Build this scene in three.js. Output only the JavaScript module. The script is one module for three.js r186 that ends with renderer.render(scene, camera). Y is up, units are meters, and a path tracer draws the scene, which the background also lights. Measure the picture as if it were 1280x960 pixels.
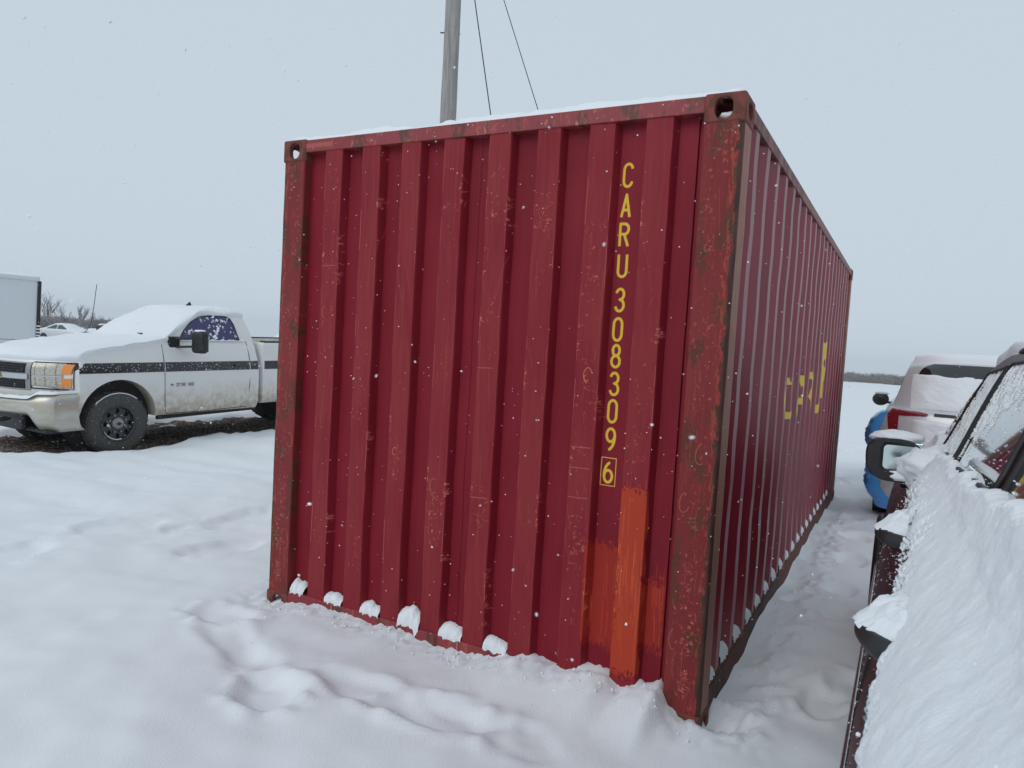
import * as THREE from 'three';
import { RoundedBoxGeometry } from 'three/addons/geometries/RoundedBoxGeometry.js';
import { mergeGeometries, mergeVertices, toCreasedNormals } from 'three/addons/utils/BufferGeometryUtils.js';
import { FontLoader } from 'three/addons/loaders/FontLoader.js';
import { TextGeometry } from 'three/addons/geometries/TextGeometry.js';
import { Brush, Evaluator, SUBTRACTION } from 'three-bvh-csg';
import { createNoise2D, createNoise3D } from 'simplex-noise';

// ------------------------------------------------------------------ camera, sky, light, exposure
const scene = new THREE.Scene();
const camera = new THREE.PerspectiveCamera(55.99, 4 / 3, 0.05, 3000);
camera.rotation.order = 'YXZ';
camera.position.set(0, 1.5322, 0);
camera.rotation.set(-0.0437, 0, 0.067);
camera.focus = 4.0; camera.userData.fStop = 9;
scene.add(camera);
const renderer = new THREE.WebGLRenderer({ antialias: true });
renderer.toneMapping = THREE.LinearToneMapping;
renderer.toneMappingExposure = 1.06;
renderer.shadowMap.enabled = true;
{ // even, snow-laden overcast
  const w = 64, h = 32, d = new Float32Array(w * h * 4);
  for (let j = 0; j < h; j++) for (let i = 0; i < w; i++) {
    const el = Math.max(0, ((j + 0.5) / h - 0.5) * 2), k = (j * w + i) * 4, f = 1.02 - 0.10 * el;
    d[k] = 0.535 * f; d[k + 1] = 0.62 * f; d[k + 2] = 0.70 * f; d[k + 3] = 1;
  }
  const t = new THREE.DataTexture(d, w, h, THREE.RGBAFormat, THREE.FloatType);
  t.mapping = THREE.EquirectangularReflectionMapping; t.magFilter = THREE.LinearFilter; t.needsUpdate = true;
  scene.background = t; scene.environment = t;
}
const sun = new THREE.DirectionalLight(0xfffcf8, 0.85);
sun.position.set(-9, 11, 7); sun.target.position.set(0, 0, -4);
sun.castShadow = true; sun.shadow.radius = 75; sun.shadow.mapSize.set(2048, 2048);
Object.assign(sun.shadow.camera, { left: -25, right: 25, top: 25, bottom: -25, near: 0.5, far: 80 });
scene.add(sun, sun.target);
scene.fog = new THREE.FogExp2(0xd6dde4, 0.0009);

// ------------------------------------------------------------------ helpers
let seed = 20240117;
const rnd = () => { seed = (seed + 0x6d2b79f5) | 0; let t = Math.imul(seed ^ (seed >>> 15), 1 | seed); t = (t + Math.imul(t ^ (t >>> 7), 61 | t)) ^ t; return ((t ^ (t >>> 14)) >>> 0) / 4294967296; };
const rr = (a, b) => a + (b - a) * rnd();
const n2 = createNoise2D(rnd), n3 = createNoise3D(rnd);
const fbm = (x, y, o = 4) => { let s = 0, a = 0.5, f = 1; for (let i = 0; i < o; i++) { s += a * n2(x * f, y * f); a *= 0.5; f *= 2.03; } return s; };
const clamp = (x, a = 0, b = 1) => Math.min(b, Math.max(a, x));
const sstep = (a, b, x) => { const t = clamp((x - a) / (b - a)); return t * t * (3 - 2 * t); };
const lerp = (a, b, t) => a + (b - a) * t;
function table(rows) { return x => { if (x <= rows[0][0]) return rows[0][1]; for (let i = 1; i < rows.length; i++) if (x <= rows[i][0]) { const a = rows[i - 1], b = rows[i]; return lerp(a[1], b[1], (x - a[0]) / (b[0] - a[0])); } return rows[rows.length - 1][1]; }; }
const P = (X, Y, Z) => new THREE.Vector3(X, Y, -Z);     // metres right of, above and ahead of the standpoint
const names = {};
function numbered(n) { const k = names[n] = (names[n] ?? -1) + 1; return k ? `${n}_${String(k).padStart(3, '0')}` : n; }
function tag(o, label, category, group, kind) { if (label) o.userData.label = label; if (category) o.userData.category = category; if (group) o.userData.group = group; if (kind) o.userData.kind = kind; return o; }
function thing(name, label, category, group) { const g = new THREE.Group(); g.name = numbered(name); scene.add(g); return tag(g, label, category, group); }
function part(name, geo, mat, parent, label) {
  if (Array.isArray(geo)) geo = merge(geo);
  const m = new THREE.Mesh(geo, mat); m.name = parent === scene ? numbered(name) : name; m.castShadow = m.receiveShadow = true; parent.add(m); if (label) m.userData.label = label; return m;
}
function merge(list) {
  return mergeGeometries(list.map(g => { let q = g.index ? g.toNonIndexed() : g; q = q.clone(); for (const k of Object.keys(q.attributes)) if (!['position', 'normal', 'uv'].includes(k)) q.deleteAttribute(k);
    if (!q.attributes.uv) q.setAttribute('uv', new THREE.BufferAttribute(new Float32Array(q.attributes.position.count * 2), 2)); if (!q.attributes.normal) q.computeVertexNormals(); return q; }));
}
const box = (w, h, d, x = 0, y = 0, z = 0, r = 0) => (r ? new RoundedBoxGeometry(w, h, d, 2, r) : new THREE.BoxGeometry(w, h, d)).translate(x, y, z);
const tube = (pts, r, seg = 24, rad = 8, closed = false) => new THREE.TubeGeometry(new THREE.CatmullRomCurve3(pts, closed, 'catmullrom', 0.3), seg, r, rad, closed);
const lathe = (pts, seg = 32) => new THREE.LatheGeometry(pts.map(p => new THREE.Vector2(p[0], p[1])), seg);
function gridGeo(nu, nv, f, keep) { // f(i,j) -> [x,y,z,u,v]
  const pos = [], uv = [], idx = [], ok = [];
  for (let j = 0; j <= nv; j++) for (let i = 0; i <= nu; i++) { const p = f(i, j); pos.push(p[0], p[1], p[2]); uv.push(p[3] ?? i / nu, p[4] ?? j / nv); ok.push(keep ? p[5] : true); }
  for (let j = 0; j < nv; j++) for (let i = 0; i < nu; i++) { const a = j * (nu + 1) + i, b = a + 1, c = a + nu + 1, d = c + 1; if (keep && !(ok[a] || ok[b] || ok[c] || ok[d])) continue; idx.push(a, b, d, a, d, c); }
  const g = new THREE.BufferGeometry(); g.setAttribute('position', new THREE.Float32BufferAttribute(pos, 3)); g.setAttribute('uv', new THREE.Float32BufferAttribute(uv, 2)); g.setIndex(idx); g.computeVertexNormals(); return g;
}
function extrude(pts, depth, bevel = 0) { const s = new THREE.Shape(pts.map(p => new THREE.Vector2(p[0], p[1]))); return new THREE.ExtrudeGeometry(s, { depth, bevelEnabled: bevel > 0, bevelSize: bevel, bevelThickness: bevel, bevelSegments: 2, curveSegments: 8 }); }
const ev = new Evaluator(); ev.useGroups = false; ev.attributes = ['position', 'normal', 'uv'];
function minus(a, ...bs) { let A = new Brush(a); A.updateMatrixWorld(); for (const b of bs) { const B = new Brush(b); B.updateMatrixWorld(); A = ev.evaluate(A, B, SUBTRACTION); } return A.geometry; }
function mat(r, g, b, rough = 0.7, extra = {}) { const m = new THREE.MeshPhysicalMaterial({ roughness: rough, ...extra }); m.color.setRGB(r, g, b); return m; }
function noiseTex(size, fn, rx = 1, ry = 1, srgb = false) { const d = new Uint8Array(size * size * 4); for (let j = 0; j < size; j++) for (let i = 0; i < size; i++) { const c = fn(i / size, j / size, i, j), k = (j * size + i) * 4; for (let q = 0; q < 3; q++) d[k + q] = clamp(Array.isArray(c) ? c[q] : c) * 255; d[k + 3] = 255; }
  const t = new THREE.DataTexture(d, size, size); t.wrapS = t.wrapT = THREE.RepeatWrapping; t.magFilter = THREE.LinearFilter; t.minFilter = THREE.LinearMipmapLinearFilter; t.generateMipmaps = true; t.repeat.set(rx, ry); if (srgb) t.colorSpace = THREE.SRGBColorSpace; t.needsUpdate = true; return t; }

// ------------------------------------------------------------------ materials
const snowBump = noiseTex(512, (u, v) => { const a = u * 6.2832, b = v * 6.2832; return 0.5 + 0.25 * n3(Math.cos(a) * 9, Math.sin(a) * 9, Math.cos(b) * 9 + Math.sin(b) * 7) + 0.25 * (rnd() - 0.5); });
const M = {
  snow: mat(0.79, 0.82, 0.85, 0.9, { bumpMap: snowBump, bumpScale: 0.0012 }),
  snowSmooth: mat(0.79, 0.82, 0.85, 0.92),
  flake: mat(0.9, 0.92, 0.94, 0.9),
  white: mat(0.74, 0.74, 0.72, 0.32, { clearcoat: 0.6, clearcoatRoughness: 0.12 }),
  blackPaint: mat(0.012, 0.012, 0.016, 0.35, { clearcoat: 0.5, clearcoatRoughness: 0.15 }),
  rubber: mat(0.018, 0.018, 0.019, 0.85),
  plastic: mat(0.014, 0.014, 0.016, 0.5),
  gap: mat(0.01, 0.01, 0.011, 0.9),
  under: mat(0.022, 0.02, 0.018, 0.95),
  chrome: mat(0.62, 0.62, 0.62, 0.22, { metalness: 1 }),
  steelGrey: mat(0.30, 0.31, 0.32, 0.45, { metalness: 0.6 }),
  amber: mat(0.85, 0.28, 0.02, 0.18, { clearcoat: 1 }),
  gold: mat(0.45, 0.36, 0.08, 0.35, { metalness: 0.4 }),
  maroon: mat(0.034, 0.008, 0.010, 0.42, { specularIntensity: 0.45 }),
  glass: mat(0.008, 0.009, 0.011, 0.04, { clearcoat: 1, clearcoatRoughness: 0.02, ior: 1.55 }),
  navyGlass: mat(0.016, 0.014, 0.11, 0.12, { clearcoat: 0.6, clearcoatRoughness: 0.08 }),
  mirrorGlass: mat(0.62, 0.70, 0.68, 0.06, { metalness: 1 }),
  tail: mat(0.22, 0.006, 0.012, 0.15, { clearcoat: 1 }),
  bluePlastic: mat(0.07, 0.34, 0.78, 0.3, { clearcoat: 0.4, clearcoatRoughness: 0.2 }),
};

// ------------------------------------------------------------------ terrain
const YAW = 0.4985, TILT = 0.0173, CX = 0.8408, CZ = 2.836;     // shipping container: front right bottom corner
const ax = Math.sin(YAW), az = Math.cos(YAW);                    // along its long side
const ctl = [[0.84, 2.84, 0], [-1.3, 4, 0], [3.74, 8.16, 0.105], [1.6, 9.3, 0.105], [2.3, 5.5, 0.05], [-4.9, 9.2, -0.10], [-6.6, 8.2, -0.10], [-3.2, 12.1, 0.02], [-4.9, 13.1, 0.02], [-4.1, 10.7, -0.04], [0, 0, 0], [2, 1, 0], [-3, 1, 0], [3, 5, 0.03], [4.6, 8, 0.05], [6.5, 11, 0.05], [-3, 5, 0], [-6, 4, -0.03], [-10, 8, -0.06], [-10, 16, -0.02], [0, 14, 0.05], [6, 3, 0]];
function G(X, Z) { // bare ground level
  let s = 0.02, v = 0; for (const [x, z, y] of ctl) { const w = Math.exp(-((X - x) ** 2 + (Z - z) ** 2) / 5.2); s += w; v += w * y; } return v / s;
}
const drift = table([[-0.3, 0.10], [-0.01, 0.094], [0.06, 0.098], [0.13, 0.13], [0.175, 0.205], [0.3, 0.17], [0.34, 0.145], [0.42, 0.19], [0.53, 0.185], [0.57, 0.16], [0.66, 0.15], [0.8, 0.164], [0.9, 0.138], [1.05, 0.1], [1.31, 0.085], [1.4, 0.093], [1.53, 0.12], [1.67, 0.1], [2.06, 0.11], [2.36, 0.058], [2.44, 0.055], [2.7, 0.09]]);
const dents = []; // x, z, length, width, angle, depth, rim
const dent = (x0, z0, x1, z1, w, d, rim = 0.3) => dents.push([(x0 + x1) / 2, (z0 + z1) / 2, Math.hypot(x1 - x0, z1 - z0) / 2 + w * 0.5, w, Math.atan2(z1 - z0, x1 - x0), d, rim]);
dent(-1.50, 3.72, -1.30, 3.60, 0.13, 0.075, 0.5); dent(-1.40, 3.50, -1.10, 3.20, 0.10, 0.035); dent(-0.98, 2.95, -0.84, 2.80, 0.13, 0.075, 0.5); dent(-1.15, 3.25, -0.95, 3.0, 0.12, 0.03);
dent(-0.70, 3.05, -0.30, 2.78, 0.11, 0.045); dent(-0.35, 2.82, -0.02, 2.72, 0.12, 0.065, 0.5); dent(0.05, 2.66, 0.22, 2.60, 0.12, 0.03);
dent(-2.98, 5.0, -2.62, 5.42, 0.16, 0.062, 0.15); dent(-3.12, 4.3, -2.98, 4.62, 0.18, 0.062, 0.15); dent(-2.2, 5.42, -1.92, 6.0, 0.17, 0.062, 0.15); dent(-2.08, 4.70, -1.74, 5.05, 0.14, 0.062, 0.15); dent(-2.45, 5.2, -2.38, 5.35, 0.07, 0.03);
dent(1.42, 3.05, 1.52, 3.22, 0.11, 0.06, 0.4); dent(1.60, 3.2, 1.70, 3.36, 0.10, 0.05, 0.4); dent(1.92, 4.1, 2.05, 4.3, 0.10, 0.05); dent(1.82, 4.35, 1.9, 4.5, 0.09, 0.04); dent(2.2, 4.65, 2.34, 4.85, 0.10, 0.045); dent(1.25, 3.5, 1.32, 3.7, 0.10, 0.035);
dent(2.65, 5.4, 2.75, 5.6, 0.11, 0.05); dent(3.0, 6.1, 3.12, 6.3, 0.11, 0.05); dent(3.35, 6.9, 3.45, 7.1, 0.11, 0.05); dent(4.4, 9.2, 4.9, 9.9, 0.18, 0.06); dent(4.9, 9.4, 5.4, 10.2, 0.16, 0.05);
const bank = table([[-12, 7.3], [-5.75, 8.12], [-5.33, 8.33], [-5.1, 8.55], [-4.75, 8.95], [-4.58, 9.3], [-4.45, 9.9], [-4.3, 10.5], [-4.0, 10.9], [-3.6, 11.5], [-3.0, 12.4]]);
function local(X, Z) { const dx = X - CX, dz = Z - CZ; return [dx * az - dz * ax, dx * ax + dz * az]; } // across (right +), along
const TX = -4.939, TZ = 9.166, TPHI = 1.032;
function snowH(X, Z) {
  const g = G(X, Z), R = Math.hypot(X, Z);
  const fine = 1 - sstep(14, 40, R);
  let d = 0.085 + 0.030 * n2(X * 0.33 + 3, Z * 0.33) + fine * (0.018 * n2(X * 1.1, Z * 1.1 + 7) + 0.006 * n2(X * 3.1, Z * 3.3) + 0.0008 * n2(X * 11, Z * 11));
  // long soft wind ripples and old ruts in front of the parked pickup
  d += fine * 0.020 * sstep(4.2, 6.5, Z) * (1 - sstep(9, 11, Z)) * n2((X * 0.45 + Z * 0.9) * 1.6, (X * 0.9 - Z * 0.45) * 0.35);
  for (const [x, z, l, w, a, dep, rim] of dents) {
    const dx = X - x, dz = Z - z; if (dx * dx + dz * dz > (l + w * 3) ** 2) continue;
    const p = (dx * Math.cos(a) + dz * Math.sin(a)) / l, q = (-dx * Math.sin(a) + dz * Math.cos(a)) / w, e = Math.sqrt(p * p + q * q) + 0.10 * n2(X * 5 + x, Z * 5);
    d -= dep * 0.66 * (1 - sstep(0.55, 1.15, e)); d += dep * 0.6 * rim * Math.exp(-((e - 1.3) ** 2) / 0.08) * (0.5 + 0.7 * n2(X * 7, Z * 7 + x));
  }
  const [c, al] = local(X, Z), s = -c;
  if (s > -0.35 && s < 2.8 && al < 0.3) { // drifted up against the end wall
    const k = (1 - sstep(0.03, 0.42, -al)) * sstep(-0.35, -0.02, s) * (1 - sstep(2.44, 2.8, s));
    const lump = 0.012 * n2(s * 14, al * 14) + 0.008 * n2(s * 31, al * 31 + 4);
    d = lerp(d, drift(s) - g + lump * (al > -0.12 ? 1 : 0.3), k);
  }
  if (c > -0.06 && c < 0.6 && al > 0 && al < 6.3) { // scoured beside the long wall, crumbs fallen off it
    const k = Math.exp(-((c - 0.05) ** 2) / 0.012);
    d += -0.045 * k * (0.7 + 0.6 * n2(al * 1.7, 3)) + 0.03 * Math.exp(-((c - 0.16) ** 2) / 0.01) * Math.max(0, n2(al * 5, c * 9));
  }
  if (c > -0.1 && c < 0.25 && al > 0.0 && al < 0.35) d -= 0.04 * Math.exp(-((c - 0.06) ** 2 + (al - 0.14) ** 2) / 0.006);
  // bare earth beneath and just in front of the pickup
  const ux = (X - TX) * Math.cos(TPHI) + (Z - TZ) * Math.sin(TPHI), wz = -(X - TX) * Math.sin(TPHI) + (Z - TZ) * Math.cos(TPHI);
  if (ux > -2.2 && ux < 5.4 && wz > -1.4 && wz < 2.6) {
    const edge = Z - bank(X) + 0.16 * n2(X * 2.3, Z * 2.3) + 0.05 * n2(X * 8, Z * 8);
    let k = sstep(-0.06, 0.16, edge) * sstep(-1.9, -1.2, ux + 0.5 * n2(X, Z)) * (1 - sstep(5.0, 5.4, ux)) * (1 - sstep(1.7, 2.3, wz + 0.4 * n2(X * 1.4, Z)));
    k *= sstep(-0.85, -0.5, n2(X * 1.9 + 5, Z * 1.9) + 0.35 + 0.6 * n2(X * 6, Z * 6) * 0.5);
    d += 0.025 * Math.exp(-((edge + 0.12) ** 2) / 0.02) * sstep(-1.9, -1.2, ux);
    d = lerp(d, -0.04, k);
  }
  // thin cover here and there, with the ground showing
  const far = n2(X * 0.21 + 40, Z * 0.9 + 12) * n2(X * 2.1, Z * 2.6 + 9);
  if (Z > 9 && X > 4.2) d -= 0.14 * sstep(0.32, 0.5, far) * (1 - sstep(40, 60, R));
  return g + d;
}
function axis(a, b, step, lo, hi, grow) { const v = []; for (let x = a; x <= b + 1e-6; x += step) v.push(x); let s = step; while (v[v.length - 1] < hi) { s *= grow; v.push(v[v.length - 1] + s); } s = step; while (v[0] > lo) { s *= grow; v.unshift(v[0] - s); } return v; }
{
  const xs = axis(-3.6, 3.4, 0.022, -260, 260, 1.028), zs = axis(1.9, 6.2, 0.022, -120, 420, 1.026);
  part('snow_ground', gridGeo(xs.length - 1, zs.length - 1, (i, j) => { const X = xs[i], Z = zs[j]; return [X, snowH(X, Z), -Z, X * 2, Z * 2]; }), M.snow, scene);
  tag(scene.children[scene.children.length - 1], 'trodden white snow covering the open yard', 'snow', null, 'structure');
  const dirtTex = noiseTex(512, (u, v, i, j) => { const n = fbm(u * 8, v * 8, 5), s = rnd(); const b = 0.30 + 0.13 * n + 0.14 * (s - 0.5); const sn = fbm(u * 21 + 5, v * 21, 3) > 0.22 ? 0.25 : 0; return [b * 1.12 + sn, b * 0.96 + sn, b * 0.84 + sn]; }, 1, 1, true);
  const dirt = new THREE.MeshPhysicalMaterial({ map: dirtTex, roughness: 0.95, bumpMap: dirtTex, bumpScale: 0.02 });
  const ds = axis(-9, 9, 0.06, -255, 255, 1.12), dz = axis(6, 15, 0.06, -115, 410, 1.12);
  const g = part('ground', gridGeo(ds.length - 1, dz.length - 1, (i, j) => { const X = ds[i], Z = dz[j], R = Math.hypot(X, Z); return [X, G(X, Z) - (R > 30 ? 0.25 : 0) + (R < 20 ? 0.022 * n2(X * 3, Z * 3) + 0.014 * n2(X * 11, Z * 11) : 0), -Z, X * 0.7, Z * 0.7]; }), dirt, scene);
  tag(g, 'brown muddy gravel showing beneath the parked pickup', 'ground', null, 'structure');
}

// ------------------------------------------------------------------ shipping container
const W = 2.438, L = 6.058, H = 2.591;
const cont = thing('shipping_container', 'dark red corrugated steel shipping container with yellow lettering, standing in the snow', 'container');
cont.position.copy(P(CX, 0, CZ)); cont.rotation.order = 'YXZ'; cont.rotation.set(TILT, -YAW, 0);
const PAINT = [126, 22, 38];
function paintCanvas(wM, hM, ppm, wear, base = PAINT, rustAmt = 0.0) {
  const w = Math.round(wM * ppm), h = Math.round(hM * ppm), cv = document.createElement('canvas'); cv.width = w; cv.height = h;
  const c = cv.getContext('2d'), im = c.createImageData(w, h), ox = rr(0, 99), oy = rr(0, 99);
  for (let j = 0; j < h; j++) for (let i = 0; i < w; i++) {
    const x = i / ppm, y = j / ppm, k = (j * w + i) * 4;
    const big = 0.55 * n2(x * 1.3 + ox, y * 0.9 + oy) + 0.3 * n2(x * 5 + ox, y * 2.2 + oy), streak = n2(x * 60 + ox, y * 1.3 + oy), g = rnd() - 0.5;
    let f = 1 + 0.085 * big + 0.035 * streak + 0.045 * g;
    let r = base[0] * f, gg = base[1] * f + 5 * big, b = base[2] * f + 5 * big;
    if (rustAmt > 0) { const ru = sstep(0.62 - rustAmt, 0.86 - rustAmt, 0.5 + 0.5 * n2(x * 7 + oy, y * 4 + ox) + 0.22 * n2(x * 37, y * 30 + ox) + 0.1 * g); r = lerp(r, 96 + 30 * g, ru); gg = lerp(gg, 52 + 22 * g, ru); b = lerp(b, 40 + 16 * g, ru); }
    const ch = n2(x * 46 + ox, y * 40 + oy) + 0.5 * n2(x * 130 + ox, y * 110); if (ch > 1.42 - wear) { r = 176; gg = 96; b = 84; }
    im.data[k] = clamp(r, 0, 255); im.data[k + 1] = clamp(gg, 0, 255); im.data[k + 2] = clamp(b, 0, 255); im.data[k + 3] = 255;
  }
  c.putImageData(im, 0, 0); c.lineCap = 'round'; c.lineJoin = 'round';
  return { cv, c, X: x => x * ppm, Y: y => (hM - y) * ppm, ppm, wM, hM };
}
const canvasMat = (k, rough = 0.5, extra = {}) => { const t = new THREE.CanvasTexture(k.cv); t.colorSpace = THREE.SRGBColorSpace; t.anisotropy = 8; return new THREE.MeshPhysicalMaterial({ map: t, roughness: rough, ...extra }); };
const scrapeCols = ['rgba(196,106,92,', 'rgba(205,128,100,', 'rgba(188,92,82,', 'rgba(214,150,140,'];
function scratch(k, x, y, len, ang, wdt, al = 0.6) { const { c } = k; c.strokeStyle = scrapeCols[Math.floor(rnd() * 4)] + al + ')'; c.lineWidth = wdt * k.ppm; c.beginPath(); let a = ang, px = x, py = y; c.moveTo(k.X(px), k.Y(py)); for (let i = 0; i < 6; i++) { a += rr(-0.10, 0.10); px += Math.cos(a) * len / 6; py += Math.sin(a) * len / 6; c.lineTo(k.X(px), k.Y(py)); } c.stroke(); }
function scuff(k, x, y, w, h, n, al = 0.5) { for (let i = 0; i < n; i++) { if (rnd() < 0.35) scratch(k, x + rr(-w, w) * 0.35, y + rr(-h, h) / 2, rr(0.006, 0.035), rnd() < 0.4 ? rr(-0.4, 0.4) : rr(1.2, 1.9), rr(0.0012, 0.0035), al * rr(0.3, 0.9)); else { const { c } = k; c.fillStyle = scrapeCols[Math.floor(rnd() * 4)] + al * rr(0.3, 0.9) + ')'; c.beginPath(); c.ellipse(k.X(x + rr(-w, w) / 2), k.Y(y + rr(-h, h) / 2), rr(0.001, 0.006) * k.ppm, rr(0.002, 0.010) * k.ppm, rr(0, 3), 0, 7); c.fill(); } } }
function ringScratch(k, x, y, r, al = 0.5) { const { c } = k; c.strokeStyle = scrapeCols[1] + al + ')'; c.lineWidth = 0.004 * k.ppm; c.beginPath(); c.ellipse(k.X(x), k.Y(y), r * k.ppm, r * 1.6 * k.ppm, rr(-0.4, 0.4), rr(0, 2), rr(3.5, 6)); c.stroke(); }
const FX0 = -2.29, FX1 = -0.145;                                 // sheet between the posts
const ribs = []; for (let k = 0; k < 8; k++) ribs.push([-(0.284 + 0.2487 * k), -(0.284 + 0.2487 * k + 0.111)]);
// lettering in single strokes: each glyph in a box 0..1 x 0..1
const arc = (cx, cy, rx, ry, a0, a1) => { const p = []; for (let i = 0; i <= 14; i++) { const a = lerp(a0, a1, i / 14); p.push([cx + rx * Math.cos(a), cy + ry * Math.sin(a)]); } return p; };
const PI = Math.PI;
const glyph = {
  C: [[...arc(0.5, 0.74, 0.5, 0.26, 0.15, PI), ...arc(0.5, 0.26, 0.5, 0.26, PI, 2 * PI - 0.15)]],
  A: [[[0, 0], [0.5, 1], [1, 0]], [[0.18, 0.32], [0.82, 0.32]]],
  R: [[[0, 0], [0, 1], ...arc(0.55, 0.77, 0.45, 0.23, PI / 2, -PI / 2), [0, 0.54]], [[0.5, 0.54], [1, 0]]],
  U: [[[0, 1], ...arc(0.5, 0.24, 0.5, 0.24, PI, 2 * PI), [1, 1]]],
  3: [[...arc(0.5, 0.76, 0.46, 0.24, PI - 0.2, -PI / 2), ...arc(0.5, 0.26, 0.5, 0.26, PI / 2, -PI + 0.2)]],
  0: [[...arc(0.5, 0.72, 0.5, 0.28, 0, PI), ...arc(0.5, 0.28, 0.5, 0.28, PI, 2 * PI), [1, 0.72]]],
  8: [arc(0.5, 0.76, 0.42, 0.24, 0, 2 * PI), arc(0.5, 0.26, 0.5, 0.26, 0, 2 * PI)],
  9: [[...arc(0.5, 0.7, 0.5, 0.3, 0, 2 * PI), ...arc(0.1, 0.62, 0.9, 0.62, 0, -PI / 2 + 0.25)]],
  6: [[...arc(0.5, 0.3, 0.5, 0.3, PI, -PI), ...arc(0.9, 0.38, 0.9, 0.62, PI, PI / 2 + 0.25)]],
};
function write(k, ch, x, y, w, h, lw, col = 'rgb(226,190,58)') { const { c } = k; c.strokeStyle = col; c.lineWidth = lw * k.ppm; c.lineCap = 'butt'; for (const st of glyph[ch]) { c.beginPath(); st.forEach((p, i) => { const X = k.X(x + (p[0] - 0.5) * w), Y = k.Y(y + p[1] * h); i ? c.lineTo(X, Y) : c.moveTo(X, Y); }); c.stroke(); } c.lineCap = 'round'; }
{
  const wM = FX1 - FX0, y0 = 0.10, hM = 2.42, k = paintCanvas(wM, hM, 760, 0.02);
  const sx = s => -s - FX0, yy = y => y - y0, { c } = k;
  { // proud faces blended unevenly to a lighter, browner red; pans keep the base colour
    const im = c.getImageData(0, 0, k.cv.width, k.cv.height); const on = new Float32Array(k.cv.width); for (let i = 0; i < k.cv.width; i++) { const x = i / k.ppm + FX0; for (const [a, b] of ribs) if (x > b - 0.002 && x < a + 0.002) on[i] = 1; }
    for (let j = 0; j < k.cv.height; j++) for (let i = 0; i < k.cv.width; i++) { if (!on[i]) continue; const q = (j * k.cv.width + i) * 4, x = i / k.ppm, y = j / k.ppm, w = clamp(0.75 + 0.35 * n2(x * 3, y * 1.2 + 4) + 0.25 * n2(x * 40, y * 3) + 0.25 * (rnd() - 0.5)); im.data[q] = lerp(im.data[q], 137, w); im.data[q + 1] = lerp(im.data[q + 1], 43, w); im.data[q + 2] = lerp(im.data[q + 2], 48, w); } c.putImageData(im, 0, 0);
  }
  // orange touch-up paint
  const patch = (s0, s1, ya, yb, col) => { c.fillStyle = col; c.beginPath(); const N = 14; for (let i = 0; i <= N; i++) c.lineTo(k.X(sx(lerp(s1, s0, i / N))), k.Y(yy(yb + rr(-0.008, 0.008)))); for (let i = 0; i <= N; i++) c.lineTo(k.X(sx(s0 + rr(-0.004, 0.004))), k.Y(yy(lerp(yb, ya, i / N)))); for (let i = 0; i <= N; i++) c.lineTo(k.X(sx(lerp(s0, s1, i / N))), k.Y(yy(ya + rr(-0.012, 0.012)))); c.closePath(); c.fill(); };
  patch(0.405, 0.545, 0.285, 0.725, 'rgba(158,44,32,0.93)'); patch(0.195, 0.292, 0.325, 0.615, 'rgba(158,46,32,0.9)'); patch(0.278, 0.402, 0.20, 1.0, 'rgba(180,62,36,0.93)');
  for (let i = 0; i < 90; i++) { c.strokeStyle = rnd() < 0.5 ? 'rgba(232,112,66,0.25)' : 'rgba(150,34,32,0.28)'; c.lineWidth = rr(1, 4); const s = rr(0.2, 0.54), a = rr(0.3, 0.55); c.beginPath(); c.moveTo(k.X(sx(s)), k.Y(yy(a + rr(0.05, 0.16)))); c.lineTo(k.X(sx(s + rr(-0.006, 0.006))), k.Y(yy(a))); c.stroke(); }
  for (let i = 0; i < 26; i++) { c.strokeStyle = rnd() < 0.6 ? 'rgba(236,116,66,0.3)' : 'rgba(170,50,36,0.3)'; c.lineWidth = rr(1, 4); const s = rr(0.285, 0.395), a = rr(0.22, 0.8); c.beginPath(); c.moveTo(k.X(sx(s)), k.Y(yy(a + rr(0.08, 0.2)))); c.lineTo(k.X(sx(s)), k.Y(yy(a))); c.stroke(); }
  for (let i = 0; i < 260; i++) { const edge = rnd(), s = edge < 0.35 ? rr(0.40, 0.55) : edge < 0.7 ? rr(0.28, 0.405) : rr(0.19, 0.29), y = edge < 0.35 ? (rnd() < 0.5 ? 0.725 : 0.285) : edge < 0.7 ? (rnd() < 0.6 ? 0.2 : 1.0) : (rnd() < 0.5 ? 0.615 : 0.325); c.fillStyle = rnd() < 0.5 ? 'rgba(126,24,36,0.8)' : 'rgba(172,54,34,0.6)'; c.beginPath(); c.ellipse(k.X(sx(s)), k.Y(yy(y + rr(-0.02, 0.02))), rr(0.001, 0.006) * k.ppm, rr(0.002, 0.014) * k.ppm, 0, 0, 7); c.fill(); }
  for (let i = 0; i < 40; i++) { c.fillStyle = rnd() < 0.6 ? 'rgba(88,44,30,0.7)' : 'rgba(210,120,80,0.6)'; c.beginPath(); c.ellipse(k.X(sx(rr(0.385, 0.402))), k.Y(yy(rr(0.35, 0.75))), rr(0.001, 0.004) * k.ppm, rr(0.003, 0.012) * k.ppm, 0, 0, 7); c.fill(); }
  // wear: rib edges rubbed, scrapes and scuffs on the proud faces
  for (const [a, b] of ribs) {
    for (const e of [a, b]) { let y = 0.2; while (y < 2.45) { const l = rr(0.02, 0.22); if (rnd() < (e === b ? 0.75 : 0.4)) { c.strokeStyle = scrapeCols[Math.floor(rnd() * 4)] + rr(0.15, 0.55) + ')'; c.lineWidth = rr(0.0015, 0.004) * k.ppm; c.beginPath(); c.moveTo(k.X(e - FX0 + (e === b ? 0.002 : -0.003)), k.Y(yy(y))); c.lineTo(k.X(e - FX0 + (e === b ? 0.003 : -0.003)), k.Y(yy(y + l))); c.stroke(); } y += l + rr(0.01, 0.2); } }
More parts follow.
